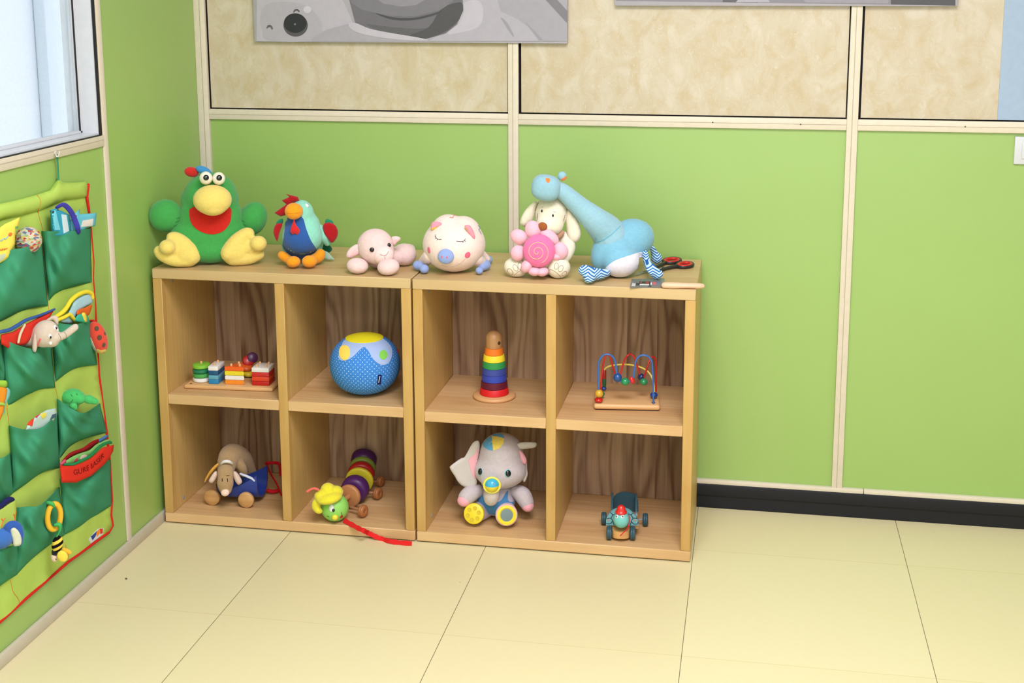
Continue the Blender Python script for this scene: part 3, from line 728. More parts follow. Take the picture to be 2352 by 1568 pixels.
# ------------------------------------------------------------------ scissors and brush on the right end
BLK, RED = plain((40, 42, 38), .45, .4), plain((206, 34, 34), .4, .4)
t = Toy('scissors', 1545, 614, 2, ZT, 'cam', 'scissors with black and red handles behind the dinosaur leg', 'scissors')
def zring(g, u, v, ru, rv, z, r, flat=1): g.tube([t.Z(*q, z) for q in circ(u, v, ru, rv, 24, -.06)], r, 10, flat, closed=True)
for u, v, ru, rv, tail in ((1543, 598.5, 19.5, 5.2, [(1528, 603), (1519, 607.5), (1508, 613), (1500, 617)]), (1573, 608, 18, 5, [(1558, 611), (1544, 613), (1530, 616), (1518, 620)])):
    g = G(); zring(g, u, v, ru, rv, .0065, .0055); g.tube([t.Z(a, b, .0065) for a, b in tail], [.0055, .0055, .005, .004], 10)
    h = t.part('handle', g, BLK)
    g = G(); zring(g, u, v-.8, ru*.84, rv*.80, .0088, .0046); obj('grip', g, RED, h, label='red grip lining')
for a, b in (((1506, 614), (1462, 632)), ((1522, 618), (1470, 626))):
    p, q = t.Z(*a, .004), t.Z(*b, .004); s = (q-p).cross(Vector((0, 0, 1))).normalized()*.007
    g = G(); g.add([p+s, p-s, q-s*.15, q+s*.15]+[x+Vector((0, 0, .0022)) for x in (p+s, p-s, q-s*.15, q+s*.15)], [(0, 1, 2, 3), (7, 6, 5, 4), (0, 4, 5, 1), (1, 5, 6, 2), (2, 6, 7, 3), (3, 7, 4, 0)])
    t.part('blade', g, plain((150, 156, 150), .3, .6))
p = t.Z(1524, 614, .0095); t.part('pivot', G().lathe([(0, -.008), (.005, -.008), (.005, .001), (.003, .002), (0, .002)], p), plain((60, 62, 60), .3))

t = Toy('paint_brush', 1490, 661, 2, ZT, R(1), 'wide paint brush in a grey card sleeve, pale wooden handle over the shelf edge', 'brush')
x = lambda u, v, z=0: t.Z(u, v, z)
g = G(); a, b, c, d = x(1447, 661.5), x(1527, 660.5), x(1526, 645.5), x(1451, 644.5); up = Vector((0, 0, .008))
a.z = b.z = c.z = d.z = .0006
g.add([a, b, c, d, a+up*.55, b+up, c+up, d+up*.55], [(3, 2, 1, 0), (4, 5, 6, 7), (0, 1, 5, 4), (1, 2, 6, 5), (2, 3, 7, 6), (3, 0, 4, 7)])
sl = t.part('sleeve', g, plain((112, 114, 110), .3, .5))
def card(name, poly, m):
    t.patch(name, poly, m, [sl], .25, 3, curve=False)
card('label', [(1451, 658.5), (1456, 646), (1494, 646.5), (1497, 658)], plain((40, 38, 38), .35))
for nm, p_, m_ in (('print', [(1450.5, 657), (1452.5, 650.5), (1460.5, 651), (1459, 657)], plain((206, 204, 196), .5)), ('print', [(1469, 655), (1470, 652), (1491, 652.5), (1491, 655)], plain((226, 222, 212), .5)),
                   ('print', [(1483, 651), (1484, 647.3), (1491, 647.6), (1491, 651.2)], plain((176, 48, 40), .5)), ('print', [(1494, 654), (1494.5, 649), (1497.5, 649), (1497.5, 654)], plain((230, 226, 220), .5)),
                   ('print', [(1499, 655), (1499.5, 648), (1507, 648.4), (1507, 655.4)], plain((216, 92, 92), .5)), ('print', [(1471, 650), (1471.6, 647.4), (1474, 647.4), (1474, 650)], plain((190, 64, 56), .5)),
                   ('print', [(1452, 649), (1453, 647.2), (1468, 647.4), (1468, 649)], plain((150, 150, 146), .5))):
    t.patch(nm, p_, m_, [sl], .55, 3, curve=False)
g = G(); q = [(1526, 655, .0085), (1545, 655.5, .0088), (1580, 656, .0075), (1605, 656.5, .0078), (1613, 656.7, .0068)]
g.tube([x(u, v, r) for u, v, r in q], [r for *_, r in q], 16, 1.25, side=Vector((0, 1, 0)))
t.part('handle', g, wood('beech_handle', (234, 200, 166), (214, 166, 128), 'x', 'y', .5, .3, .4, .2))

# ------------------------------------------------------------------ sorting board and its pieces (upper left cell)
BEECH = wood('beech', (234, 192, 132), (206, 152, 96), 'x', 'y', .3, .35, .4, .2)
t = Toy('sorting_board', 423, 893, 2, Z1, R(3.2), 'flat wooden peg board carrying four stacks of coloured blocks', 'toy')
t.part('board', G().box((0, 0, .0004), (.277, .094, .0125), .004), BEECH)
t.part('hole', G().lathe([(0, .0120), (.004, .0120), (.004, .0128), (0, .0128)], (.016, .016, 0), None, 16), plain((60, 40, 28), .8))
ZB1 = .0125; TH = .0140
def lx(u, y): # local x on the board for a photo column at board depth y
    r = t.ldir(u, 870); p = t.c+r*((y-t.c.y)/r.y); return p.x
BT = {}
def piece(name, kind, shape, c, level, label):
    q = bpy.data.objects.new(name, None); COL.objects.link(q)
    q.location = t.m @ Vector((c[0], c[1], ZB1+TH*level)); q.rotation_euler = (0, 0, t.rz)
    tag(q, label, 'toy block', 'stacked pieces on the peg board')
    g = G()
    if shape == 'disc': g.lathe([(0, 0.0002), (.0225, .0002), (.0262, .0026), (.0272, TH/2), (.0262, TH-.0028), (.0225, TH-.0002), (0, TH-.0002)], seg=36)
    elif shape == 'tri':
        P = [(-.031, -.026), (.031, -.026), (.004, .028)]
        g.add([(x_, y_, z_) for z_ in (.0002, TH-.0002) for x_, y_ in P], [(2, 1, 0), (3, 4, 5), (0, 1, 4, 3), (1, 2, 5, 4), (2, 0, 3, 5)])
        bmesh.ops.bevel(g.bm, geom=g.bm.edges[:], offset=.0018, segments=2, affect='EDGES')
    else:
        w, d_ = shape; g.box((-w/2, -d_/2, .0002), (w/2, d_/2, TH-.0002), .0018)
    o = obj('block', g, kind, q); return o
yC = .047
C1, C2, C3, C4 = (lx(464, yC), yC), (lx(497.5, yC)+.001, yC), (lx(540, yC-.02), yC), (lx(598, yC-.02)+.003, yC)
W_ = plain((240, 236, 226), .4)
for lv, (m, nm) in enumerate(((W_, 'white round block at the bottom of the round stack'), (plain((74, 166, 78), .4), 'mid green round block second in the round stack'), (plain((28, 122, 84), .4), 'dark green round block third in the round stack'), (plain((132, 196, 58), .4), 'lime green round block on top of the round stack'))): piece('round_block', m, 'disc', C1, lv, nm)
for lv, (m, nm) in enumerate(((plain((44, 132, 182), .4), 'bright blue oblong block at the bottom of its stack'), (plain((96, 168, 186), .4), 'pale blue oblong block second in its stack'), (plain((24, 84, 122), .4), 'navy oblong block third in its stack'), (W_, 'white oblong block with two pegs on top of its stack'))): piece('oblong_block', m, (.031, .058), C2, lv, nm)
for lv, (m, nm) in enumerate(((plain((246, 146, 42), .4), 'light orange triangular block at the bottom of its stack'), (W_, 'white triangular block second in its stack'), (plain((238, 220, 44), .4), 'yellow triangular block third in its stack'), (plain((240, 104, 36), .4), 'orange triangular block with three pegs on top of its stack'))): piece('triangular_block', m, 'tri', C3, lv, nm)
for lv, (m, nm) in enumerate(((plain((196, 28, 22), .4), 'dark red square block at the bottom of its stack'), (plain((228, 70, 36), .4), 'orange red square block second in its stack'), (plain((206, 44, 42), .4), 'red square block third in its stack'), (W_, 'white square block with four pegs on top of its stack'))): piece('square_block', m, (.054, .056), C4, lv, nm)
PEG = plain((226, 170, 118), .4)
for (cx, cy), offs in ((C1, [(0, 0)]), (C2, [(0, -.015), (0, .015)]), (C3, [(-.012, -.015), (.015, -.015), (.004, .008)]), (C4, [(-.014, -.014), (.014, -.014), (-.014, .014), (.014, .014)])):
    for ox, oy in offs:
        h = ZB1+TH*4
        t.part('peg', G().lathe([(0, ZB1-.002), (.0038, ZB1-.002), (.0038, h+.0035), (.0032, h+.006), (.0016, h+.0074), (0, h+.0078)], (cx+ox, cy+oy, 0), None, 16), PEG)

t = Toy('disc_toy', 570, 866, 2, Z1, 'cam', 'small toy of purple, red, orange and yellow wooden discs behind the peg board', 'toy')
for u, v, z, m, r, tilt in ((571, 852, .014, (222, 190, 40), .0165, 8), (567, 834, .034, (228, 96, 34), .0185, 25), (572, 822, .050, (196, 34, 30), .0185, 62), (581, 815, .058, (86, 40, 78), .0175, 70)):
    p = t.Z(571, 868, 0)+Vector(((u-571)*t.k, (z-.014)*.5, z)); g = G()
    g.lathe([(0, -.007), (r*.8, -.007), (r, -.003), (r, .003), (r*.8, .007), (0, .007)], p, Matrix.Rotation(R(tilt), 3, 'X') @ Matrix.Rotation(R(8), 3, 'Y'), 30); t.part('disc', g, plain(m, .35))
t.part('base', G().lathe([(0, 0), (.013, 0), (.014, .003), (.013, .008), (0, .008)], t.Z(571, 868, .0006)), plain((40, 44, 40), .5))

# ------------------------------------------------------------------ musical ball
def dots():
    m, n = base('dotted_blue_fabric', (70, 132, 200), .85, .15)
    uv = n.new('ShaderNodeTexCoord').outputs['UV']; mp = n.new('ShaderNodeMapping'); n.l.new(uv, mp.inputs[0]); mp.inputs['Rotation'].default_value = (0, 0, R(45))
    v = n.new('ShaderNodeTexVoronoi', voronoi_dimensions='2D'); v.inputs['Scale'].default_value = 100; v.inputs['Randomness'].default_value = 0; n.l.new(mp.outputs[0], v.inputs['Vector'])
    n.col(n.mix(n.math('LESS_THAN', v.outputs['Distance'], .15), rgb((64, 130, 202)), rgb((176, 208, 236)))); n.bump(n.noise(n.obj(), 700, 2), .25, .001); return m
t = Toy('soft_ball', 838, 904, 2, Z1, 'cam', 'round blue dotted fabric ball with a yellow cap', 'ball')
r = 80.5*t.k; hh = 136*t.k
prof = []
for i in range(33):
    a = -pi/2+pi*i/32; c_, s_ = cos(a), sin(a)
    prof.append((max(0.0001, r*abs(c_)**.86), hh/2+hh/2*math.copysign(abs(s_)**.92, s_)))
bc = t.Z(838.5, 835, hh/2); g = G().lathe(prof, (bc.x, bc.y, .0004), None, 64); b = t.part('cover', g, dots(), sharp=180)
t.patch('band', [(790, 783), (784, 800), (778, 818), (783, 827), (797, 827), (812, 818), (824, 806), (836, 797), (846, 806), (856, 823), (868, 834), (880, 838), (893, 832), (900, 815), (898, 797), (886, 783), (868, 772), (843, 768), (812, 770)], cloth((168, 188, 224)), [b], .9, 4)
cp = [(rr_+.0012 if rr_ > .001 else .0001, z_+.0022) for rr_, z_ in prof if z_ > hh*.5 and rr_ < 46*t.k]; cp = [(cp[0][0]+.0003, cp[0][1]-.0035)]+cp
g = G().lathe(cp, (bc.x, bc.y, .0004), None, 56); t.part('cap', g, cloth((232, 218, 34)))
t.patch('spot', [(783, 797), (792, 793.5), (801, 797), (804.5, 808), (802, 820), (793, 827), (784, 822), (779.5, 810)], cloth((252, 212, 92)), [b], 1.6, 3)
t.patch('spot', circ(879.8, 815, 9, 10.8, 12), cloth((132, 206, 84)), [b], 1.6, 3)
t.button('spot', 914, 807, 7, 6, 1.5, cloth((200, 50, 50)), [b])
t.patch('tag', [(868, 861), (876, 860), (874, 881), (866, 882)], cloth((24, 30, 84)), [b], 2, 3, curve=False)
t.stroke('tag_print', [[(872.5, 864), (869.5, 878)]], .9, cloth((220, 224, 236)), [b]+[o for o in b.children if o.name.startswith('tag')])

# ------------------------------------------------------------------ ring tower
t = Toy('ring_tower', 1135.5, 927, 2, Z2, 'cam', 'round wooden base and post of the rainbow ring tower', 'toy')
RB = 50*t.k; cy = RB
t.part('base', G().lathe([(0, 0), (RB*.95, 0), (RB, .003), (RB, .0075), (RB*.93, .0115), (0, .0118)], (0, cy, 0), None, 56), wood('tower_beech', (222, 172, 116), (196, 140, 88), 'x', 'y', .3, .3, .4, .2))
t.part('post', G().lathe([(0, .011), (.008, .011), (.008, .160), (0, .160)], (0, cy, 0), None, 20), PEG)
z = .0118; hs = 15.6*t.k/.985
RG = [((214, 32, 32), .0345*1, .0322, 'red ring at the foot of the ring tower'), ((98, 26, 46), .0318, .0305, 'dark purple ring second from the foot of the ring tower'), ((54, 72, 168), .0292, .0286, 'bright blue ring third from the foot of the ring tower'),
      ((62, 76, 152), .0284, .0280, 'dull blue ring under the green ring of the tower'), ((52, 148, 76), .0273, .0264, 'green ring of the ring tower'), ((240, 214, 48), .0256, .0238, 'yellow ring of the ring tower'), ((240, 122, 36), .0222, .0206, 'orange ring topmost on the ring tower')]
kf = 34.4*t.k/.0345
for c_, r0, r1, lab in RG:
    q = bpy.data.objects.new('stacking_ring', None); COL.objects.link(q); q.location = t.m @ Vector((0, cy, z)); q.rotation_euler = (0, 0, t.rz); tag(q, lab, 'stacking ring', 'rings on the ring tower')
    a, b_ = r0*kf, r1*kf; h = hs-.0004
    g = G().lathe([(.0086, .0002), (a-.001, .0002), (a, .0012), (b_, h-.001), (b_-.001, h), (.0086, h), (.0086, .0002)], seg=48)
    obj('ring', g, plain(c_, .45, .3), q); z += hs
q = bpy.data.objects.new('wooden_knob', None); COL.objects.link(q); q.location = t.m @ Vector((0, cy, z)); q.rotation_euler = (0, 0, t.rz); tag(q, 'wooden bird-head knob with a hole, capping the ring tower', 'stacking toy top')
rr = 19*t.k
g = G().lathe([(.0086, .0), (rr*.98, 0), (rr, .002), (rr*1.0, .028), (rr*.96, .035), (rr*.8, .0425), (rr*.5, .048), (rr*.2, .0500), (0.0001, .0503)], seg=40)
kb = obj('knob', g, wood('knob_beech', (206, 160, 106), (150, 100, 60), 'z', 'x', .3, .35, .4, .2), q)
g = G().lathe([(0, -.0006), (.0042, -.0006), (.0052, .0006), (.0042, .001), (0, .0002)], (rr*.62, -rr*.76, .0175), frame_from(Vector((.63, -.77, .05))), 20); obj('hole', g, plain((40, 28, 22), .7), q)

# ------------------------------------------------------------------ bead maze
t = Toy('bead_maze', 1364, 942, 2, Z2, R(6.0), 'wooden bead maze with blue, red and yellow wire loops', 'toy')
t.part('base', G().box((0, 0, .002), (.191, .132, .018), .007, seg=4), BEECH)
t.part('underside', G().box((.004, .004, 0), (.187, .128, .003)), plain((60, 38, 24), .7))
dm = lambda y: y/t.k
BW, RW, YW = plain((52, 108, 182), .3, .5), plain((206, 38, 34), .3, .5), plain((234, 208, 96), .35, .5)
d0 = dm(.014)
bl = [(1375, 926), (1374.5, 890), (1374, 850), (1375.5, 832), (1383, 818), (1395, 813.5), (1407, 819), (1413.5, 832), (1416, 850), (1418.5, 866), (1426, 876), (1436, 879), (1447, 875), (1455, 865), (1457.5, 848), (1460.5, 830), (1467, 819.5), (1477, 815.5), (1489, 819), (1496.5, 829), (1499, 845), (1500, 880), (1501, 926)]
g = G(); t.st(g, [(u, v, d0, 2.1) for u, v in bl], 5); t.part('wire', g, BW)
rd = [(1379, 908, .05), (1380, 890, .05), (1384, 848, .05), (1389, 822, .05), (1394.5, 812, .05), (1401, 820, .055), (1408.5, 845, .06), (1414, 862, .065), (1420, 868, .07), (1426, 855, .075), (1434, 828, .08), (1441, 817, .08), (1448.5, 813.5, .085), (1457, 820, .085), (1464, 842, .085), (1470, 860, .085), (1476, 868, .08), (1481, 862, .08), (1487, 842, .08), (1494, 824, .09), (1500, 819.5, .095), (1505.5, 826, .1), (1507, 845, .1), (1507, 898, .1)]
g = G(); t.st(g, [(u, v, dm(y), 2.1) for u, v, y in rd], 5); t.part('wire', g, RW)
ye = [(1388, 896, .118), (1388, 870, .118), (1387.5, 852, .118), (1395, 843, .116), (1412, 838.5, .112), (1438, 837, .105), (1464, 841, .095), (1484, 850, .085), (1496, 864, .075), (1501.5, 884, .066), (1503, 908, .06)]
g = G(); t.st(g, [(u, v, dm(y), 2.1) for u, v, y in ye], 5); t.part('wire', g, YW)
def bead(u, v, y, ru, rv, c_, roll=0, nm='bead'):
    g = G(); t.e(g, u, v, dm(y), ru, rv, ru, roll, seg=20, rings=12); t.part(nm, g, plain(c_, .2, .6))
for a in ((1376, 904, .014, 9.6, 9.5, (214, 168, 48)), (1375, 918.5, .014, 9.8, 6, (200, 32, 28)), (1382, 905, .05, 7, 6.5, (36, 110, 66)), (1418.5, 867, .014, 9.8, 10.5, (30, 78, 142)), (1436, 876.5, .014, 9.4, 9, (36, 146, 88)), (1452, 873, .014, 5.6, 9, (216, 38, 40), -25),
          (1473, 866, .085, 8.4, 8.6, (34, 50, 100)), (1478.5, 877, .055, 9.2, 8.2, (38, 136, 80)), (1502, 907.5, .06, 9, 7.4, (28, 66, 140)), (1387, 892, .118, 6.4, 5.4, (30, 70, 140))): bead(*a)
for v0, v1, c_ in ((852, 869, (160, 44, 28)), (869.5, 886, (28, 92, 62))):
    g = G(); g.tube([t.L(1388, v0+1, dm(.118)), t.L(1388, v1-1, dm(.118))], 4.8*t.k, 16); t.part('bead', g, plain(c_, .3, .5))
for u, v in ((1501, 925),):
    g = G(); p = t.Z(u, v, .0182); g.lathe([(0, -.001), (.005, -.001), (.005, .0008), (0, .0008)], p, None, 16); t.part('hole', g, BLK)
t.settle()

# ------------------------------------------------------------------ puppy in a blue pull cart (lower left cell)
t = Toy('pull_cart', 530, 1160, 2, ZB, 'cam', 'blue wooden pull cart on pale wheels in the lower left cell', 'toy')
BLU = plain((34, 62, 142), .3, .5)
P = lambda u, v, z: t.Z(u, v, z)
pf = P(491, 1157, 0); pr = P(568.7, 1163, 0)
ax = (pr-pf); ax.z = 0; L_ = ax.length; ax.normalize(); nx = Vector((-ax.y, ax.x, 0))
if nx.y < 0: nx = -nx
M4 = Matrix((ax, nx, Vector((0, 0, 1)))).transposed().to_4x4(); M4.translation = pf
# tub: hull lofted along its length, pointed at the nearer end, open on top
g = G(); secs = [(-.006, .0, .012, .050), (.004, -.012, .034, .048), (.03, -.022, .05, .050), (.07, -.027, .056, .060), (.10, -.026, .056, .074), (.125, -.020, .052, .088), (.143, -.010, .044, .100)]
def hull(g, ins, rev):
    vs = []; n = 11
    for x_, off, hw, top in secs:
        for j in range(n):
            a = pi*j/(n-1); w = max(.004, hw-ins); yy = -cos(a)*w; s_ = sin(a)**.55
            vs.append(M4 @ Vector((x_, .048+yy, top-(top-.016-ins)*s_ if s_ > 0 else top)))
    f = [(i*n+j, i*n+j+1, (i+1)*n+j+1, (i+1)*n+j) for i in range(len(secs)-1) for j in range(n-1)]
    return vs, f
a, f = hull(g, 0, 0); b_, _ = hull(g, .006, 1); sheet(g, a, b_, f); t.part('tub', g, BLU)
WHL = wood('wheel_beech', (220, 174, 112), (186, 134, 78), 'x', 'z', .5, .3, .4, .6)
rw = 18.5*t.k
for x_ in (0, L_):
    for y_ in (-.008, .100):
        c = M4 @ Vector((x_, y_, rw)); Rm = M4.to_3x3() @ Matrix.Rotation(R(90), 3, 'X')
        g = G().lathe([(0, -.006), (rw*.94, -.006), (rw, -.004), (rw, .004), (rw*.94, .006), (rw*.3, .0066), (0, .0066)], c, Rm, 36); w = t.part('wheel', g, WHL)
    g = G(); g.tube([M4 @ Vector((x_, -.006, rw)), M4 @ Vector((x_, .098, rw))], .003, 10); t.part('axle', g, plain((70, 60, 50), .6))
RIB = cloth((206, 30, 36))
g = G(); q = [(612, 1064, .062), (622, 1088, .050), (636, 1112, .03), (646, 1136, .005)]
g.tube(sm([tuple(P(u, v, z)) for u, v, z in q], 5, False), .0055, 10, .4); t.part('strap', g, RIB)
g = G(); q = [(612, 1064, .062), (630, 1063, .062), (642, 1067, .056), (645, 1090, .035)]
g.tube(sm([tuple(P(u, v, z)) for u, v, z in q], 5, False), .0055, 10, .4); t.part('strap', g, RIB)
g = G(); q = [(616, 1127, .012), (628, 1129, .010), (640, 1126, .010)]
g.tube(sm([tuple(P(u, v, z)) for u, v, z in q], 5, False), .006, 10); t.part('strap', g, RIB)

t.settle()
PUP = plush((188, 154, 106), .9)
t = Toy('plush_puppy', 520, 1150, 2, ZB, 'cam', 'tan knitted plush puppy slumped over the front of the blue cart', 'plush toy')
g = G(); d0 = t.dz(530, 1160)+30
t.st(g, [(519, 1078, d0-26, 20), (524, 1056, d0-8, 24), (534, 1046, d0+12, 28), (554, 1056, d0+34, 26), (570, 1076, d0+46, 18), (580, 1090, d0+48, 12)])
t.st(g, [(545, 1060, d0-4, 12), (556, 1074, d0-6, 11), (560, 1088, d0-2, 9)]); bd = t.part('body', blend(g, .0036, 5), PUP)
g = G(); dh = d0-52; t.e(g, 518.5, 1088, dh+6, 20, 24, 19); t.e(g, 517.5, 1108, dh-2, 18.5, 24, 17); t.e(g, 518.5, 1124, dh-6, 14, 12, 13); h = t.part('head', blend(g, .0032, 6), PUP)
g = G(); t.e(g, 517.3, 1131, dh-18, 9.2, 8.2, 7); t.part('nose', g, plush((246, 214, 190), .3))
for pl in ([(497, 1082), (490, 1086), (481, 1100), (480, 1106), (487, 1109), (493, 1103), (498, 1092)], [(536, 1084), (542, 1083), (550, 1092), (556, 1105), (553, 1111), (547, 1113), (541, 1106), (537, 1096)]):
    g = G(); t.pillow(g, pl, dh-6, 6, 6, 3); t.part('ear', g, plush((228, 200, 180), .4))
t.stroke('eye', [[(510.3, 1099), (510.6, 1105)], [(522, 1099), (522.6, 1105.5)]], .9, EYE, [h])
t.stroke('eyebrow', [[(520, 1092), (526, 1091.5)]], .5, EYE, [h])
g = G(); t.st(g, [(509, 1064, dh+8, 2.5), (514, 1060, dh+2, 3.2), (521, 1059, dh, 3.4), (528, 1060.5, dh+2, 3.2), (533, 1064, dh+8, 2.5)]); t.part('collar', g, plush((236, 232, 222)))
g = G(); t.pillow(g, [(499, 1064), (501, 1069), (487, 1085), (473, 1104), (470, 1107), (472, 1098), (484, 1078)], dh+14, 2.5, 4, 3); t.part('scarf', g, cloth((222, 166, 74)), label='yellow orange scarf end')
g = G(); t.st(g, [(552, 1088, dh+10, 2.4), (566, 1093, dh+4, 2.8), (579, 1099, dh, 2.8), (584, 1104, dh-2, 1.8)]); t.part('scarf', g, cloth((214, 222, 232)), label='pale scarf end')

# ------------------------------------------------------------------ wooden caterpillar
t = Toy('pull_caterpillar', 769, 1197, 2, ZB, 'cam', 'wooden pull caterpillar with green head and yellow flower hat, red ribbon lead', 'toy')
ph = t.Z(769, 1166, .0405)
CP = [(769, 1166, .0405), (803, 1140, .042), (816, 1124, .044), (826, 1104, .052), (829.5, 1090, .058), (833, 1075, .065), (836, 1057, .081)]
CW = [t.Z(*p) for p in CP]; CD = [(CW[min(i+1, 6)]-CW[max(i-1, 0)]).normalized() for i in range(7)]
RM = frame_from(CD[0])
PUR, YEL, CRD, LGR = plain((78, 34, 92), .4, .4), plain((214, 200, 44), .4), plain((180, 30, 26), .4), plain((136, 160, 62), .4)
def disc(i, r, hw, m, nm='disc', rnd=.55):
    r *= (CW[i]-t.c).length/(t.c.length)*t.k; g = G(); b_ = min(hw*rnd, r*.3)
    g.lathe([(0, -hw), (r-b_, -hw), (r-b_*.3, -hw+b_*.35), (r, -hw+b_), (r, hw-b_), (r-b_*.3, hw-b_*.35), (r-b_, hw), (0, hw)], CW[i], frame_from(CD[i]), 40); return t.part(nm, g, m)
g = G(); g.ell(ph, (.0425, .0425, .040), RM); hd = t.part('head', g, plain((148, 214, 98), .3, .4))
TAN = plain((190, 130, 80), .4, .4)
disc(1, 27, .008, TAN, 'collar'); disc(2, 32, .022, PUR); disc(3, 32.5, .007, YEL); disc(4, 31, .014, CRD); disc(5, 30, .010, LGR); disc(6, 29.5, .020, PUR)
g = G(); g.tube([CW[0], CW[1], CW[2], CW[3], CW[4], CW[5], CW[6]], .008, 12); t.part('spine', g, TAN)
for (u, v), (u2, v2, z2), r in (((834, 1188), (806, 1166, .020), 14.2*t.k), ((868, 1147), (846, 1132, .022), 14*t.k), ((874, 1118), (850, 1108, .030), 13*t.k)):
    c = t.Z(u, v, 0); c.z = r; e = t.Z(u2, v2, z2); av = (c-e).normalized()
    if (c-e).length > .05: e = c-av*.05
    wn_ = Vector((.78, -.62, 0)).normalized()
    g = G().lathe([(0, -.0075), (r*.85, -.0075), (r, -.005), (r, -.001), (r*.93, .0), (r, .001), (r, .005), (r*.85, .0085), (r*.25, .0085), (r*.2, .007), (0, .007)], c, frame_from(wn_), 30); t.part('wheel', g, plain((172, 108, 60), .4, .4))
    g = G(); g.tube([c, e], .0045, 10); t.part('axle', g, plain((170, 118, 78), .4, .4))
HAT = plush((232, 220, 52), .4)
g = G(); dh = ph.y/t.k
t.e(g, 756, 1144, dh-18, 30, 13, 26, -8); t.e(g, 753, 1127, dh-6, 17, 17, 17); t.e(g, 773, 1130, dh-4, 16, 13, 16, 20); t.e(g, 736, 1140, dh-14, 14, 12, 14); t.e(g, 726, 1160, dh-14, 10, 16, 9, 10); t.e(g, 731, 1173, dh-18, 11, 8, 8, 30)
t.part('hat', blend(g, .003, 3), HAT)
g = G(); t.st(g, [(731, 1126, dh-20, 2.6), (722, 1123, dh-22, 2.6), (712, 1126, dh-22, 2.4), (706, 1130, dh-22, 3)]); t.part('antenna', g, plush((232, 110, 94), .3))
t.button('eye_white', 761.5, 1168, 5.2, 8.6, 1.6, plain((228, 226, 222), .3), [hd]); t.button('pupil', 766, 1173, 3.4, 3.8, 2.2, EYE, [hd], lift=.5)
t.button('nose', 769.5, 1189, 7.2, 7, 6, plain((238, 222, 60), .4), [hd])
t.button('mouth', 783.5, 1188, 3.4, 5.4, 1.2, plain((190, 34, 26), .4), [hd]); t.stroke('smile', [[(784, 1178), (786, 1184), (787, 1189)]], .6, EYE, [hd])
t.stroke('eyelash', [[(752, 1186), (756, 1188)]], .8, plain((60, 90, 40), .6), [hd])
# ribbon: over the shelf lip and down onto the floor
def wp(u, v, ax, val): return t.mi @ at(u, v, ax, val)
rp = [wp(790, 1196, 2, ZB+.005), wp(806, 1205, 2, ZB+.005), wp(822, 1214, 2, ZB+.005), wp(836, 1220.5, 2, ZB+.006), wp(845, 1225, 1, -.4220), wp(853, 1229, 1, -.4225), wp(866, 1235, 1, -.4225), wp(880, 1240, 1, -.4240), wp(895, 1244, 2, .0055), wp(918, 1247.5, 2, .0042), wp(946, 1249.5, 2, .0042)]
q = sm([tuple(p) for p in rp], 4, False); g = G(); A, B = [], []
hw = 5.2*t.k
for i, p in enumerate(q):
    p = Vector(p); a = Vector(q[max(0, i-1)]); b_ = Vector(q[min(len(q)-1, i+1)]); tn = (b_-a).normalized()
    vw = (p-t.c).normalized(); s_ = tn.cross(vw).normalized(); s_ = (s_+Vector((0, .0, .15))).normalized(); w = hw*(1+.12*sin(i*1.7))
    nn = s_.cross(tn).normalized()
    if nn.dot(vw) > 0: nn = -nn
    A += [p+s_*w+nn*.0008, p-s_*w+nn*.0008]; B += [p+s_*w-nn*.0008, p-s_*w-nn*.0008]
sheet(g, A, B, [(2*i, 2*i+1, 2*i+3, 2*i+2) for i in range(len(q)-1)]); t.part('ribbon', g, cloth((222, 40, 38)))
lo_ = min((t.m @ v_.co).z for o_ in t.parts if o_.name.split('.')[0] != 'ribbon' for v_ in o_.data.vertices); t.o.location.z += max(0, ZB+.0004-lo_)

# ------------------------------------------------------------------ elephant (lower right unit, left cell)
ELE, ELP = plush((196, 184, 182), .25), plush((240, 170, 176), .25)
t = Toy('plush_elephant', 1139, 1206, 2, ZB, 'cam', 'grey plush elephant sitting with a beach-ball cap and yellow feet', 'plush toy')
d0 = t.dz(1139, 1206)+52
g = G(); t.eg(g, 1139, 1152, 47, 36, 42); t.e(g, 1139, 1135, d0, 42, 34, 38); bd = t.part('body', blend(g, .005, 6), plush((196, 186, 194), .25))
t.patch('overalls', [(1102, 1122), (1108, 1134), (1112, 1150), (1128, 1158), (1148, 1156), (1160, 1140), (1166, 1132), (1166, 1152), (1174, 1158), (1184, 1156), (1180, 1172), (1162, 1182), (1136, 1186), (1112, 1180), (1094, 1162), (1096, 1144)], plush((78, 140, 184), .25), [bd], 1.4)
g = G(); hz = d0-14; t.e(g, 1152, 1046, hz, 51, 48, 48); t.e(g, 1150, 1082, hz-4, 62, 44, 52); t.e(g, 1152, 1064, hz, 55, 52, 50); t.e(g, 1134, 1108, hz-36, 30, 24, 24)
h = t.part('head', blend(g, .0048, 8), ELE)
g = G(); t.st(g, [(1131, 1124, hz-48, 17), (1129, 1140, hz-50, 17.5), (1128, 1150, hz-46, 17)]); t.part('trunk', blend(g, .0035, 3), plush((206, 194, 184), .25))
B1, Y1 = plush((92, 168, 212), .25), plush((242, 214, 96), .25)
cc = (1129, 1005)
quad = {'b1': [(1129, 1006.5), (1112, 1007), (1108, 1020), (1112, 1032), (1122, 1038), (1132, 1039.5), (1131, 1022)], 'y1': [(1129.5, 1006.5), (1131, 1022), (1133, 1039.5), (1147, 1035), (1157, 1022), (1157.5, 1012), (1143, 1008)],
        'b2': [(1130, 1006), (1134, 997.5), (1146, 998), (1156, 1005), (1158, 1012), (1143, 1008)], 'y2': [(1128, 1006), (1112, 1006.5), (1105, 1012), (1110, 1004), (1120, 998.5), (1133, 997)]}
for k_, pl in quad.items(): t.patch('cap_panel', pl, B1 if k_[0] == 'b' else Y1, [h], .9, 3, curve=False)
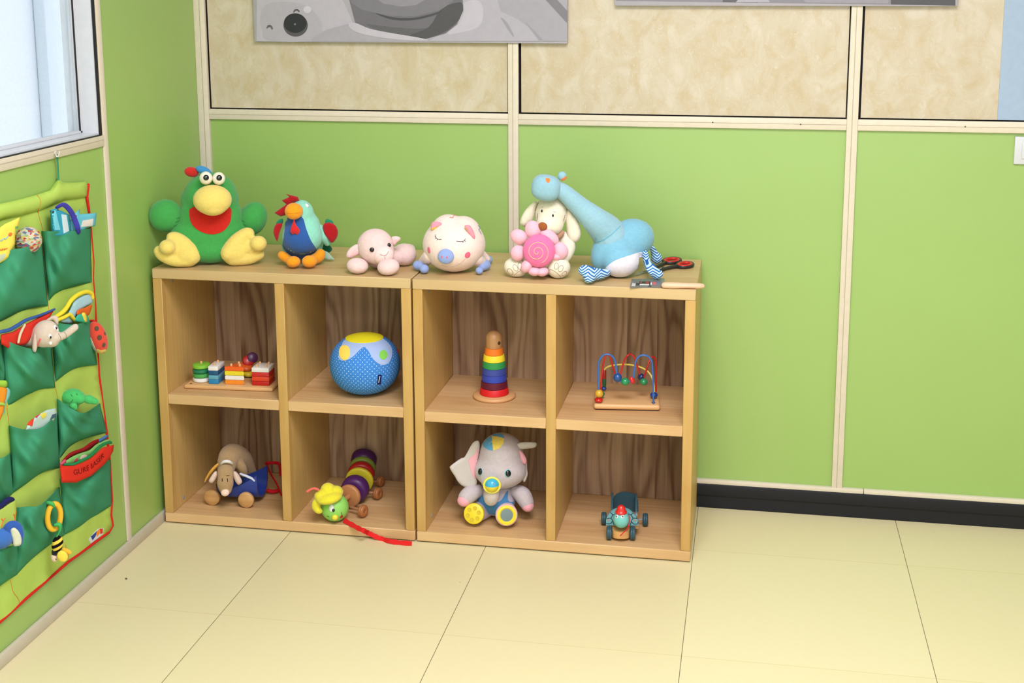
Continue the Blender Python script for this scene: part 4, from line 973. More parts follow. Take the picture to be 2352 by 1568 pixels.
for u, v, ru, rv in ((1103.6, 1088, 6, 7.6), (1167, 1092, 6.4, 7.6)):
    t.button('eye_rim', u-.6, v, ru+1.3, rv+1.6, 1.5, plain((126, 190, 186), .4), [h]); t.button('eye', u, v, ru, rv, 4, EYE, [h])
# ears
g = G(); t.pillow(g, [(1098, 1017), (1086, 1022), (1068, 1053), (1058, 1058), (1036, 1074), (1034, 1082), (1044, 1098), (1058, 1118), (1086, 1129), (1096, 1112), (1092, 1094), (1096, 1070), (1101, 1040), (1102, 1025)], hz-8, 4, 6, 4, True, lambda u, v: -(1098-u)*.25)
e1 = t.part('ear', g, cloth((206, 198, 188)))
t.patch('inner_ear', [(1099, 1038), (1090, 1048), (1077, 1061), (1080, 1078), (1087, 1100), (1094, 1103), (1092, 1090), (1096, 1070), (1101, 1046)], cloth((242, 178, 184)), [e1], 1.0, 3)
g = G(); t.pillow(g, [(1182, 1031), (1192, 1022), (1212, 1020), (1230, 1021), (1233, 1026), (1228, 1033), (1208, 1036), (1190, 1037)], hz-16, 4, 6, 3); t.part('ear', g, cloth((206, 198, 188)))
g = G(); t.pillow(g, [(1188, 1038), (1200, 1046), (1208, 1058), (1211, 1082), (1212, 1096), (1206, 1111), (1201, 1108), (1204, 1090), (1206, 1066), (1194, 1054)], hz-14, 3.5, 5, 3); e2 = t.part('ear', g, cloth((206, 198, 188)))
g = G(); t.pillow(g, [(1185, 1036), (1196, 1040), (1206, 1052), (1210, 1064), (1206, 1072), (1198, 1066), (1190, 1054)], hz-22, 3, 5, 3); t.part('inner_ear', g, cloth((238, 168, 176)))
# arms
for pts, tip in (([(1096, 1132, d0-18, 16), (1082, 1138, d0-28, 20), (1071, 1147, d0-38, 19)], (1066, 1154, d0-44, 15.5, 14)), ([(1186, 1132, d0-14, 16), (1200, 1142, d0-24, 20), (1209, 1158, d0-32, 18)], (1212, 1166, d0-36, 14.5, 14))):
    g = G(); t.st(g, pts); t.part('arm', blend(g, .0036, 3), ELE)
    g = G(); t.e(g, tip[0], tip[1], tip[2], tip[3], tip[4], 15); t.part('hand', g, ELP)
# legs with hard round soles
YP = plain((238, 214, 46), .4, .4)
for u, v, r, su, lu in ((1091, 1183, 24, -1, 1118), (1163, 1186, 25.5, 1, 1162)):
    g = G(); z_ = r*t.k*.98; p = t.Z(u, v, z_); df = p.y/t.k
    t.st(g, [(u+1, v, df+14, r-1), (u+(lu-u)*.35, v-4, df+24, r-1), (lu, v-10, df+44, r-4)]); lg = t.part('leg', blend(g, .004, 3), plush((198, 184, 196), .25))
    nrm = Vector((-.22 if su < 0 else .05, -1, .28)).normalized(); F = frame_from(nrm); c = p+nrm*.016
    if su < 0:
        g = G().lathe([(0, -.012), (r*t.k*.97, -.012), (r*t.k, -.004), (r*t.k*.96, .002), (r*t.k*.85, .004), (0, .0045)], c, F, 40); so = obj('sole', g, YP, lg)
        for i in range(6):
            a = 2*pi*i/6+.3; g = G().lathe([(0, .0038), (.0058, .0038), (.0062, .0052), (.0048, .0052), (.004, .0044), (0, .0042)], c+F @ Vector((cos(a)*.0172, sin(a)*.0172, 0)), F, 18); obj('dimple', g, plain((214, 186, 34), .5), so)
    else:
        g = G().lathe([(0, -.012), (r*t.k*.98, -.012), (r*t.k, -.006), (r*t.k*.95, .0), (r*t.k*.88, .0008), (0, .0008)], c, F, 40); obj('cuff', g, plush((232, 184, 186), .25), lg)
        g = G().lathe([(.0185, .0), (.0205, .0), (r*t.k*.87, .0), (r*t.k*.86, .0045), (.022, .0055), (.0185, .003), (.0185, 0)], c, F, 40); so = obj('sole', g, YP, lg)
        mm, nn_ = base('toy_mirror', (120, 134, 130), .38, .5); nn_.b.inputs['Metallic'].default_value = 1
        g = G().lathe([(0, .001), (.019, .001), (.019, .0024), (0, .0028)], c, F, 36); obj('mirror', g, mm, so)
# ball on the trunk
db = hz-64; c = t.L(1130, 1118, db); g = G(); g.ell(c, (16.5*t.k,)*3, None, 28, 16)
bm_ = g.bm
for f in bm_.faces: f.material_index = 0 if f.calc_center_median().z > c.z-.001 else 1
bl_ = t.part('rattle_ball', g, [plain((66, 178, 210), .2, .5), plain((238, 214, 60), .25, .5)])
g = G(); g.tube([c+Vector((cos(a)*18*t.k, -.004, sin(a)*18*t.k)) for a in (2*pi*i/32 for i in range(32))], 2.6*t.k, 10, closed=True); t.part('rattle_ring', g, plain((240, 230, 90), .3, .5))
for u, v in ((1121.5, 1115), (1136, 1116)): t.button('dot', u, v, 1.2, 1.4, .6, plain((226, 120, 140), .3), [bl_])
g = G(); t.st(g, [(1120, 1140, db+14, 2), (1129, 1142, db+8, 2.6), (1139, 1139, db+14, 2)]); t.part('lip', g, ELP); t.settle()

# ------------------------------------------------------------------ turtle cart
t = Toy('turtle_cart', 1428, 1239, 2, ZB, 'cam', 'little turtle cart with a red hat and dark wheels', 'toy')
TE, TEL, DKT = plain((52, 84, 92), .35, .4), plain((112, 168, 172), .35, .4), plain((22, 50, 60), .4, .3)
x_ = lambda u, v, y: t.L(u, v, y/t.k)
f1, f2, r1, r2 = (t.Z(*q, 0) for q in ((1399, 1238), (1453, 1239), (1387, 1204), (1482, 1207)))
fw = 15.5*t.k; rw = 15*t.k
yF = (f1.y+f2.y)/2; yR = (r1.y+r2.y)/2; xc = (f1.x+f2.x)/2; xr = (r1.x+r2.x)/2
for p, r in ((f1, fw), (f2, fw), (r1, rw), (r2, rw)):
    s_ = 1 if p.x > xc else -1
    g = G().lathe([(0, -.008), (r*.8, -.008), (r*.96, -.006), (r, -.003), (r, -.0006), (r*.95, 0), (r, .0006), (r, .003), (r*.96, .006), (r*.8, .008), (r*.4, .007), (0, .007)], (p.x, p.y, r), Matrix.Rotation(R(90*s_), 3, 'Y'), 30); t.part('wheel', g, TE)
for a, b_, r in ((f1, f2, fw), (r1, r2, rw)):
    g = G(); g.tube([(a.x, a.y, r), (b_.x, b_.y, r)], .0022, 10); t.part('axle', g, STEEL)
BEE2 = wood('cart_beech', (222, 172, 104), (196, 140, 80), 'x', 'y', .3, .3, .4, .2)
# wooden chassis, rounded nose
w_ = (f2.x-f1.x)/2-.009
g = G(); out = [(xc-w_, yF+.03), (xc-w_, yF-.004)]+[(xc+w_*cos(a), yF-.004+.016*sin(a)) for a in (pi+pi*i/10 for i in range(1, 10))]+[(xc+w_, yF-.004), (xc+w_, yF+.03)]
n_ = len(out); g.add([(a, b_, .010) for a, b_ in out]+[(a, b_, .031) for a, b_ in out], [tuple(range(n_-1, -1, -1)), tuple(range(n_, 2*n_))]+[(i, (i+1) % n_, n_+(i+1) % n_, n_+i) for i in range(n_)]); t.part('chassis', g, BEE2)
xL, xR = x_(1397, 1190, yF+.03).x, x_(1467, 1190, yF+.03).x
t.part('tray', G().box((xL, yF+.02, .024), (xR, yR+.03, .034), .002), BEE2)
# front shell: arched painted board with dark seams
zc = lambda u, v, y: x_(u, v, y).z
yS = yF+.016
arch = [(1392, 1205), (1393, 1190), (1400, 1178), (1411, 1170), (1426, 1166.5), (1441, 1169), (1453, 1177), (1464, 1190), (1466, 1206)]
ap = [x_(u, v, yS) for u, v in sm(arch, 4, False)]
g = G(); g.prism([(p.x, p.z) for p in ap], yS-.004, yS+.006); sh = t.part('shell_front', g, TEL, sharp=30)
for sm_ in ([[(1393, 1202), (1402, 1202), (1407, 1196)], [(1394, 1191), (1403, 1190), (1407, 1196)], [(1403, 1190), (1407, 1182), (1402, 1177)], [(1407, 1182), (1414, 1181)], [(1407, 1196), (1410, 1204)]], [[(1466, 1203), (1456, 1203), (1450, 1197)], [(1465, 1191), (1455, 1190), (1450, 1197)], [(1455, 1190), (1450, 1182), (1455, 1178)], [(1450, 1182), (1443, 1180)], [(1450, 1197), (1448, 1205)]]): t.stroke('shell_seam', sm_, .75, DKT, [sh])
for u, v in ((1397, 1194.5), (1459, 1195.5)): t.button('shell_dot', u, v, 1.8, 2, .6, plain((216, 120, 70), .4), [sh])
# rear tub: two upright sides and a round back
yB = yR+.022
bp = [x_(u, v, yB) for u, v in sm([(1408, 1192), (1408, 1150), (1413, 1138), (1424, 1131.5), (1437, 1130), (1452, 1133), (1462, 1142), (1466, 1155), (1466, 1192)], 4, False)]
zb = .034
g = G(); g.prism([(p.x, max(p.z, zb)) for p in bp], yB-.003, yB+.004); t.part('shell_back', g, TE, sharp=30)
for u, s_ in ((1403, 1), (1464, -1)):
    X = x_(u, 1170, yS+.02).x; g = G(); pts = [(yS+.006, zb), (yS+.006, .054), (yS+.02, .072), (yS+.05, .088), (yB-.02, .094), (yB, .088), (yB, zb)]
    g.add([(X, y, z) for y, z in sm(pts, 4, False)]+[(X+s_*.006, y, z) for y, z in sm(pts, 4, False)], []); bmv = g.bm.verts[:] if False else list(g.bm.verts); n_ = len(bmv)//2
    g.bm.faces.new(bmv[:n_]); g.bm.faces.new(bmv[n_:][::-1])
    for i in range(n_): g.bm.faces.new((bmv[i], bmv[(i+1) % n_], bmv[n_+(i+1) % n_], bmv[n_+i]))
    t.part('side_panel', g, TE, sharp=30)
g = G(); yH = (yF-.012)/t.k
t.e(g, 1427, 1193, yH, 18.5, 19.5, 18); hd = t.part('head', g, plain((118, 196, 184), .3, .4))
for u, v in ((1417, 1186), (1430, 1186)):
    t.button('eye_white', u, v, 3.6, 4.2, 1.2, plain((236, 236, 232), .3), [hd]); t.button('pupil', u+.2, v+.4, 1.7, 2.3, 1.7, EYE, [hd], lift=.5)
HTR = plain((222, 42, 34), .3, .5)
g = G(); p = t.L(1426.5, 1178, yH); k_ = t.k
g.lathe([(0, 0), (12.5*k_, 0), (13.5*k_, .003), (12.5*k_, .006), (11*k_, .0075), (10.2*k_, .009), (10*k_, .012), (8.6*k_, .018), (5*k_, .0225), (0.0001, .024)], p, None, 32); t.part('hat', g, HTR, sharp=30)
g = G(); t.st(g, [(1445, 1184, yH+4, 1.1), (1446, 1196, yH-6, 1.1), (1442, 1212, yH-12, 1.1), (1433, 1222, yH-15, 1.1), (1425, 1230, yH-17, 1.2)]); t.part('string', g, cloth((206, 34, 44))); t.settle()

# ================================================================== POCKET ORGANIZER ON THE LEFT WALL
LG, DG, PIP = cloth((176, 204, 92)), cloth((62, 142, 102)), cloth((204, 40, 30))
ORS = plain((206, 132, 46), .8, .2)
t = Toy('pocket_organizer', 150, 800, 0, .0, R(90), 'green fabric wall organizer with dark green pockets, hanging on the left wall', 'organizer')
OT = t; dm = lambda y: -y/t.k               # metres out from the wall -> depth units
def wave(u, v): return -(1.6*sin(u*.09+v*.013)+1.0*sin(v*.05+u*.02))
g = G(); out = [(-60, 482), (-10, 470), (40, 459), (85, 447), (116, 437), (126, 422), (134, 410), (144, 419), (170, 419), (196, 417), (203, 424), (200, 452), (205, 490), (214, 600), (218, 700), (227, 860), (236, 930), (246, 1000), (256, 1150), (254, 1182), (259, 1207), (250, 1222), (205, 1255), (157, 1290), (60, 1374), (0, 1428), (-60, 1480)]
t.pillow(g, out, dm(.006), 1.5, 3, 14, False, wave, 1); sh = t.part('back_sheet', g, LG)
g = G(); t.pillow(g, [(-60, 484), (-10, 471), (40, 460), (85, 448), (117, 437), (127, 424), (134, 413), (143, 421), (170, 420), (196, 418), (201.5, 426), (199, 451), (180, 456), (150, 460), (118, 472), (93, 484), (50, 494), (0, 506), (-60, 522)], dm(.010), 14, 26, 7, False, None, .1); rod = t.part('rod_sleeve', g, LG)
g = G(); t.t(g, [(u, v, dm(o), 3.3) for u, v, o in [(203, 424, .008), (200, 452, .012), (205, 490, .008), (214, 600, .007), (213, 640, .006), (218, 700, .006), (227, 860, .007), (236, 930, .008), (246, 1000, .008), (252, 1060, .007), (257, 1148, .007), (255, 1182, .010), (259, 1207, .009), (250, 1222, .008), (205, 1255, .008), (157, 1290, .008), (60, 1374, .008), (0, 1428, .008), (-60, 1480, .008)]], 8); t.part('piping', g, PIP)
g = G(); t.t(g, [(134, 418, dm(.010), 3.6), (133.5, 395, dm(.009), 3.2), (132, 370, dm(.010), 3.2), (131.5, 357, dm(.014), 3)], 8, .4); t.part('hanging_loop', g, DG)
def seam(pts, o=.009): return t.stroke('stitching', [pts], .75, ORS, [sh, rod], sh, 4)
seam([(85, 448), (92, 458), (92, 472), (87, 484), (92, 506), (97, 530), (100, 606), (106, 660), (111, 705), (118, 810), (124, 865), (127, 890), (132, 916), (134, 960)])
seam([(15, 930), (18, 955), (21, 977)]); seam([(24, 1332), (30, 1358), (41, 1374), (46, 1388)]); seam([(150, 1252), (157, 1276), (156, 1290)])
def lerp_pl(pl, s):
    n = len(pl)-1; x = min(max(s, 0), .99999)*n; i = int(x); f = x-i
    return (pl[i][0]*(1-f)+pl[i+1][0]*f, pl[i][1]*(1-f)+pl[i+1][1]*f)
def pocket(top, bot, bulge, sag=.0, ph=0.0, base=.009, open_=.9):
    nx, ny = 26, 22; top, bot = sm(top, 6, False), sm(bot, 6, False); A, B = [], []
    for j in range(ny+1):
        for i in range(nx+1):
            s, q = i/nx, j/ny; a, b_ = lerp_pl(top, s), lerp_pl(bot, s)
            pr = (open_+(1-open_)*sin(pi*q*.9))*(1-q**5)**.8
            bl_ = bulge*(sin(pi*min(max(s, .0), 1))**.7)*pr
            bl_ += .008*sin(s*8+ph+q*6)*sin(pi*s)*(1-.6*q)+.0075*sin(s*14-q*9+ph*2)*sin(pi*s)*sin(pi*q)
            hem = .0015 if q < .06 else 0
            u, v = a[0]*(1-q)+b_[0]*q, a[1]*(1-q)+b_[1]*q
            o = base+bl_+hem; A.append(t.L(u, v, dm(o))); p = A[-1].copy(); p.y += .0022; B.append(p)
    f = [(j*(nx+1)+i, j*(nx+1)+i+1, (j+1)*(nx+1)+i+1, (j+1)*(nx+1)+i) for j in range(ny) for i in range(nx)]
    g = G(); sheet(g, A, B, f); return t.part('pocket', g, DG, sharp=80)
pocket([(97, 530), (130, 531), (165, 530), (209, 524)], [(113, 690), (130, 673), (165, 660), (211, 648)], .040, ph=.5)
pocket([(-30, 585), (20, 574), (60, 568), (97, 556)], [(-30, 752), (10, 734), (60, 711), (111, 702)], .040, ph=1.4)
pocket([(118, 738), (150, 744), (180, 744), (208, 735)], [(128, 876), (150, 860), (180, 844), (224, 838)], .040, ph=2.2)
pocket([(4, 776), (40, 792), (80, 800), (117, 782)], [(17, 934), (60, 908), (95, 895), (127, 890)], .045, ph=.1)
pocket([(-40, 788), (-20, 792), (-6, 790), (4, 777)], [(-30, 890), (-10, 880), (4, 878), (16, 868)], .02, ph=1)
pocket([(132, 915), (165, 938), (195, 948), (230, 926)], [(138, 1052), (165, 1022), (200, 1006), (246, 993)], .038, ph=3.1)
pocket([(22, 977), (60, 986), (100, 980), (132, 948)], [(31, 1131), (65, 1108), (100, 1084), (138, 1074)], .045, ph=.9)
pocket([(-40, 1060), (-15, 1054), (10, 1050), (24, 1040)], [(-40, 1190), (-15, 1172), (10, 1152), (31, 1131)], .035, ph=2)
big = pocket([(138, 1100), (170, 1101), (215, 1080), (254, 1056)], [(150, 1227), (185, 1208), (220, 1184), (257, 1160)], .030, ph=.3)
pocket([(37, 1166), (65, 1163), (95, 1159), (137, 1118)], [(37, 1321), (70, 1287), (105, 1258), (149, 1228)], .034, ph=2.6)
pocket([(-50, 1248), (-15, 1251), (15, 1256), (50, 1246)], [(-50, 1392), (-20, 1362), (10, 1338), (40, 1319)], .03, ph=1.9)
# maker's tag near the lower edge
for nm, pl, c_ in (('tag', [(203, 1238), (224, 1214), (237, 1212), (236, 1226), (208, 1248)], (214, 222, 214)), ('tag_print', [(208, 1232), (222, 1219), (219, 1230), (212, 1240)], (52, 70, 150)), ('tag_print', [(219, 1222), (228, 1214), (231, 1222), (222, 1232)], (236, 146, 60)), ('tag_print', [(228, 1214), (235, 1213), (235, 1224), (230, 1226)], (216, 60, 60))):
    t.patch(nm, pl, cloth(c_), [sh], .8 if nm == 'tag' else 1.3, 4, curve=False)
# the hook it hangs from
h = Toy('wall_hook', 131, 352, 0, .0072, R(90), 'small metal hook on the cream rail, holding the fabric organizer', 'hook')
MET = plain((214, 208, 190), .2, .8)
h.part('screw_plate', G().lathe([(0, 0), (.006, 0), (.006, .0015), (.004, .0025), (0, .0025)], h.L(127, 351, 0), frame_from(Vector((0, -1, 0))), 16), MET)
g = G(); h.st(g, [(127, 351, 0, 1.4), (128, 354, -6, 1.5), (130, 359, -11, 1.5), (134, 358, -13, 1.5), (136, 352, -11, 1.4), (136.5, 347, -9, 1.2)]); h.part('hook_arm', g, MET)

# ---- what the pockets hold; each is a thing of its own
def held(name, u, v, off, label, cat, rot=R(90)): return Toy(name, u, v, 0, off, rot, label, cat)
q = held('soft_book', 10, 560, .034, 'yellow pointed cloth toy with orange button and red lettering at the left edge', 'soft toy')
g = G(); q.pillow(g, [(-40, 556), (-12, 540), (2, 521), (12, 514), (26, 508), (46, 498.5), (43, 516), (35, 540), (34, 562), (27, 574), (21, 590), (12, 597), (-2, 605), (-40, 618)], 0, 7, 10, 4, False); b = q.part('body', g, cloth((246, 226, 92)))
q.button('button', 23, 538, 8, 4.2, 2, plain((240, 118, 48), .5), [b])
q.stroke('zigzag', [[(-20, 556), (-10, 560), (0, 553), (5, 551), (9, 547), (12, 549), (18, 542)]], 1.3, cloth((150, 186, 190)), [b])
q.patch('panel', [(-30, 590), (-8, 588), (10, 582), (11, 590), (2, 599), (-30, 612)], cloth((196, 204, 172)), [b], .8, 3)
g = G(); write(q, g, 'rider', [(-5, 576.5), (6, 574.5), (19, 571.5)], (.4, -4.6), -8.6, .6); obj('lettering', g, cloth((222, 92, 34)), b)
q.patch('ribbon_tag', [(34, 520), (41, 519), (39, 533), (36, 534)], cloth((120, 190, 110)), [b], 1, 3, curve=False)
q = held('knitted_ball', 65, 556, .03, 'small multicoloured knitted ball in the upper pocket beside the yellow cloth toy', 'ball', 'cam')
def knit():
    m, n = base('mixed_wool', (200, 190, 160), .9, .1); o = n.obj(); mp = n.new('ShaderNodeMapping'); n.l.new(o, mp.inputs[0]); mp.inputs['Scale'].default_value = (1, 1, 1.9); mp.inputs['Rotation'].default_value = (0, R(35), 0)
    v = n.new('ShaderNodeTexVoronoi'); v.inputs['Scale'].default_value = 135; n.l.new(mp.outputs[0], v.inputs['Vector'])
    sc_ = n.new('ShaderNodeSeparateColor'); n.l.new(v.outputs['Color'], sc_.inputs[0])
    r_ = n.new('ShaderNodeValToRGB'); r_.color_ramp.interpolation = 'CONSTANT'; e = r_.color_ramp.elements
    cs = [(196, 186, 150), (170, 70, 62), (180, 190, 150), (98, 110, 140), (206, 186, 170), (186, 110, 76), (140, 166, 116), (190, 172, 96), (176, 176, 172)]
    while len(e) < len(cs): e.new(.5)
    for i, c_ in enumerate(cs): e[i].position = i/len(cs); e[i].color = rgb(c_)
    n.l.new(sc_.outputs[0], r_.inputs[0]); n.col(r_.outputs[0]); n.bump(v.outputs['Distance'], .6, .002); return m
g = G(); q.e(g, 65, 551, 0, 30, 31, 28); q.part('ball', g, knit())
q = held('cloth_toy', 160, 520, .03, 'turquoise cloth toy with a purple strap, in the top right pocket', 'soft toy')
TQ = cloth((104, 190, 206))
g = G(); q.pillow(g, [(117, 482), (128, 479), (146, 486), (160, 494), (163, 545), (120, 545)], -2, 8, 10, 4, False); b = q.part('pouch', g, cloth((56, 160, 184)))
q.patch('stripe', [(141, 492), (152, 494), (158, 530), (146, 536), (143, 512)], cloth((206, 226, 226)), [b], .8, 4, curve=False); q.patch('stripe', [(119, 486), (127, 483), (138, 528), (126, 528)], cloth((120, 204, 216)), [b], .8, 4, curve=False)
g = G(); q.pillow(g, [(160, 505), (172, 490), (184, 480), (182, 492), (196, 491), (222, 489), (219, 519), (200, 522), (190, 530), (165, 545)], 2, 5, 8, 4, False); f_ = q.part('flap', g, TQ)
q.patch('panel', [(190, 506), (214, 502), (212, 518), (186, 521)], cloth((226, 218, 206)), [f_], .8, 4, curve=False)
g = G(); q.st(g, [(131, 476, 2, 4.5), (146, 470, -8, 5.5), (160, 482, -13, 6), (170, 500, -14, 6), (178, 522, -16, 6), (181, 534, -12, 5)], flat=.35); q.part('strap', g, cloth((66, 62, 156)))
for u, v in ((122, 486.5), (133, 482.5)): q.button('bead', u, v, 3.4, 2, 1.5, BLK, [b])
g = G(); q.pillow(g, [(166, 498), (176, 494), (174, 503), (166, 506)], -8, 3, 4, 3); q.part('patch', g, cloth((190, 40, 60)))
q = held('soft_book', 170, 705, .028, 'yellow-edged pale blue cloth book curling out of the second right pocket', 'soft book')
g = G(); q.pillow(g, [(140, 738), (155, 722), (164, 705), (172, 690), (190, 678), (206, 673), (212, 684), (212, 696), (195, 706), (178, 720), (166, 742)], 0, 4, 8, 4); q.part('page', g, cloth((168, 204, 210)))
g = G(); q.st(g, [(127, 728, 4, 4.5), (142, 718, -2, 5), (153, 706, -4, 5), (163, 690, -5, 5), (178, 677, -5, 5), (196, 670, -4, 5), (209, 673, -3, 5), (213, 684, -2, 4)]); q.part('edging', g, cloth((236, 214, 56)))
g = G(); q.st(g, [(131, 735, -4, 4), (148, 728, -8, 4), (160, 722, -9, 4), (166, 728, -9, 4), (172, 736, -6, 4)]); q.part('edging', g, cloth((236, 214, 56)))
g = G(); q.pillow(g, [(176, 722), (180, 711), (196, 706), (211, 700), (209, 712), (203, 724), (186, 728)], -6, 3, 5, 3); q.part('page', g, cloth((214, 98, 36)), label='orange spotted page')
g = G(); q.pillow(g, [(173, 738), (178, 724), (190, 720), (200, 724), (203, 740)], -10, 4, 6, 3); q.part('page', g, cloth((62, 174, 140)), label='green page')
g = G(); q.pillow(g, [(188, 720), (196, 719), (200, 736), (194, 738)], -13, 3, 4, 3); q.part('page', g, cloth((238, 214, 80)), label='yellow page')
q = held('soft_book', 60, 760, .036, 'red cloth book with a blue edge, behind the elephant head in the second pocket row', 'soft book')
g = G(); q.pillow(g, [(2, 768), (30, 762), (60, 744), (92, 727), (124, 713), (112, 733), (96, 752), (60, 790), (20, 800), (3, 790)], 0, 5, 7, 4, False); b = q.part('cover', g, cloth((212, 52, 38)))
g = G(); q.st(g, [(1, 762, -2, 4), (22, 757, -3, 4.4), (42, 746, -3, 4.4), (60, 735, -3, 4), (92, 724, -3, 3.4), (125, 710, -2, 2.6)]); q.part('edging', g, cloth((58, 90, 148)))
g = G(); q.st(g, [(57, 746, -8, 2.6), (47, 766, -12, 3), (42, 786, -12, 2.6)]); q.part('bookmark', g, cloth((206, 190, 150)))
q = held('plush_elephant', 100, 765, .062, 'small beige plush elephant head looking out of a pocket, trunk to the right', 'plush toy', 'cam')
EL2 = plush((202, 186, 164), .3)
g = G(); q.e(g, 104, 766, 0, 29, 33, 26, 30); q.e(g, 118, 778, -4, 20, 20, 18); q.st(g, [(120, 783, -8, 12), (134, 775, -12, 10), (150, 768, -14, 9), (165, 757, -14, 9), (173, 751, -14, 8.5)]); q.st(g, [(70, 778, 12, 17), (52, 786, 18, 15)])
b = q.part('head', blend(g, .0036, 4), EL2)
g = G(); q.pillow(g, [(80, 764), (86, 775), (86, 792), (82, 808), (75, 806), (74, 794), (76, 776)], -14, 5, 5, 3); q.part('ear', g, EL2)
g = G(); q.pillow(g, [(100, 740), (112, 730), (126, 724), (134, 732), (133, 746), (128, 742), (120, 734), (108, 740)], -2, 4, 5, 3); q.part('ear', g, EL2)
q.stroke('ear_lining', [[(93, 778), (89, 787), (86, 796)]], 2, cloth((232, 120, 110)), [b])
for u, v in ((126.5, 752), (114.5, 772)): q.button('eye_white', u, v, 4, 6, 2.4, plain((238, 234, 226), .4), [b]); q.button('pupil', u+1, v+1.6, 2.4, 3.6, 3.4, EYE, [b], lift=.5)
for k_ in ((131, 756), (116, 788)): q.button('cheek', k_[0], k_[1], 3.6, 4.6, 2, plush((236, 230, 222), .2), [b])
q.stroke('trunk_fold', [[(134, 766), (139, 774), (140, 783)], [(147, 762), (152, 768), (152, 776)]], .6, plain((150, 132, 116), .8), [b])
q = held('plush_ladybug', 224, 776, .032, 'red plush ladybird with dark spots hanging beside the organizer', 'plush toy', 'cam')
g = G(); q.e(g, 225, 775, 0, 20, 39, 20, -13); b = q.part('body', g, plush((216, 74, 52), .3))
q.patch('face', [(222, 802), (232, 804), (243, 802), (240, 812), (230, 818), (224, 816)], plush((216, 190, 90), .3), [b], 1.2, 3); q.patch('underside', [(202, 770), (209, 776), (215, 790), (221, 804), (222, 812), (213, 803), (206, 790)], plush((186, 200, 170), .3), [b], 1.2, 3)
for u, v, r_ in ((222, 754, 5), (228.5, 775, 5.4), (238.5, 792, 4.6), (241, 766, 3.4)): q.button('spot', u, v, r_, r_+.8, 1, plush((92, 74, 52), .2), [b])
g = G(); q.t(g, [(206, 737, 14, 3), (214, 736, 8, 3), (219, 742, 4, 3.4)]); q.part('strap', g, PIP)
q = held('plush_crocodile', 180, 915, .036, 'bright green plush crocodile peeking out of the third right pocket', 'plush toy', 'cam')
CR = plush((72, 182, 96), .35)
g = G(); q.e(g, 166, 911, 0, 25, 19, 20); q.e(g, 181, 914, -4, 16, 14, 16); q.e(g, 160, 926, 4, 22, 20, 18); b = q.part('head', blend(g, .003, 4), CR)
g = G(); q.e(g, 204, 917, -4, 13, 10.5, 12, 20); q.e(g, 216, 921, -2, 11, 8, 9, 20); q.part('snout', blend(g, .003, 3), CR)
g = G(); q.e(g, 168.5, 932, -18, 9, 8, 7); q.e(g, 172, 938, -18, 6, 5, 6); q.part('hand', blend(g, .003, 2), CR)
q.stroke('closed_eye', [[(163, 906), (166, 910)], [(175.5, 903), (178, 907)], [(163.5, 923), (168, 917)], [(182, 928), (190, 925), (193, 922)]], .6, plain((30, 96, 50), .8), [b])
q = held('soft_book', 100, 965, .034, 'pale cloth book with a red corner, in the third pocket row under the elephant', 'soft book')
g = G(); q.pillow(g, [(58, 990), (66, 970), (76, 962), (92, 950), (108, 941), (128, 937), (131, 950), (122, 968), (100, 992)], 0, 4, 6, 4, False); b = q.part('page', g, cloth((184, 208, 196)))
q.patch('corner', [(63, 976), (69, 958), (78, 959), (73, 978)], cloth((216, 66, 44)), [b], 1.4, 3, curve=False); q.patch('print', [(92, 952), (104, 946), (106, 955), (97, 962)], cloth((222, 210, 84)), [b], 1.2, 3, curve=False); q.patch('print', [(80, 958), (90, 946), (92, 951), (84, 960)], cloth((206, 66, 80)), [b], 1.4, 3, curve=False); q.patch('print', [(114, 964), (120, 952), (129, 949), (126, 958)], cloth((70, 100, 118)), [b], 1.2, 3, curve=False)
q = held('cloth_toy', 5, 918, .04, 'orange cloth toy with lime trim at the left edge, below the red book', 'soft toy')
g = G(); q.pillow(g, [(-30, 880), (-5, 884), (10, 887), (17, 893), (15, 910), (11, 926), (9, 945), (0, 966), (-30, 975)], -6, 5, 6, 4, False); b = q.part('body', g, cloth((232, 150, 44)))
g = G(); q.pillow(g, [(-30, 872), (0, 873), (14, 874), (17, 882), (13, 889), (-4, 887), (-30, 882)], -9, 5, 5, 4); q.part('trim', g, cloth((158, 204, 72))); g = G(); q.st(g, [(-30, 930, -10, 3.6), (0, 927, -12, 3.6), (9, 929, -10, 3)]); q.part('trim', g, cloth((166, 206, 90)))
g = G(); q.pillow(g, [(14, 892), (22, 894), (24, 903), (20, 916), (13, 928), (11, 948), (6, 950), (10, 925)], 2, 3, 4, 3); q.part('lining', g, cloth((132, 196, 190)))
q = held('soft_book', 200, 1075, .036, 'red cloth book with dark lettering, folded into the lowest right pocket', 'soft book')
g = G(); q.pillow(g, [(137, 1067), (148, 1070), (170, 1069), (190, 1062), (208, 1053), (222, 1041), (236, 1028), (262, 1021), (260, 1036), (252, 1050), (240, 1066), (210, 1092), (175, 1108), (142, 1108)], -4, 3.5, 5, 4, False, lambda u, v: -6*sin((u-137)/125*pi)); b = q.part('cover', g, cloth((216, 50, 34)))
g = G(); write(q, g, 'GURE  BASER', [(168.5, 1090.5), (186, 1087), (203, 1079.5), (212, 1075), (226, 1063), (239, 1049)], (-1.2, -11.5), -14.6, .8); 
for v_ in g.bm.verts: pass
T_ = q.bvh([b])
for v_ in g.bm.verts:
    p, nn = q.hit(T_, *[(lambda w: (PX+FPX*w.dot(RT)/w.dot(FW), PY-FPX*w.dot(UP)/w.dot(FW)))((q.m @ v_.co)-CAM)][0]); v_.co = p+nn*(.0006 if v_.co.y < -14.6*q.k else -.0004)
obj('lettering', g, cloth((120, 22, 18)), b)
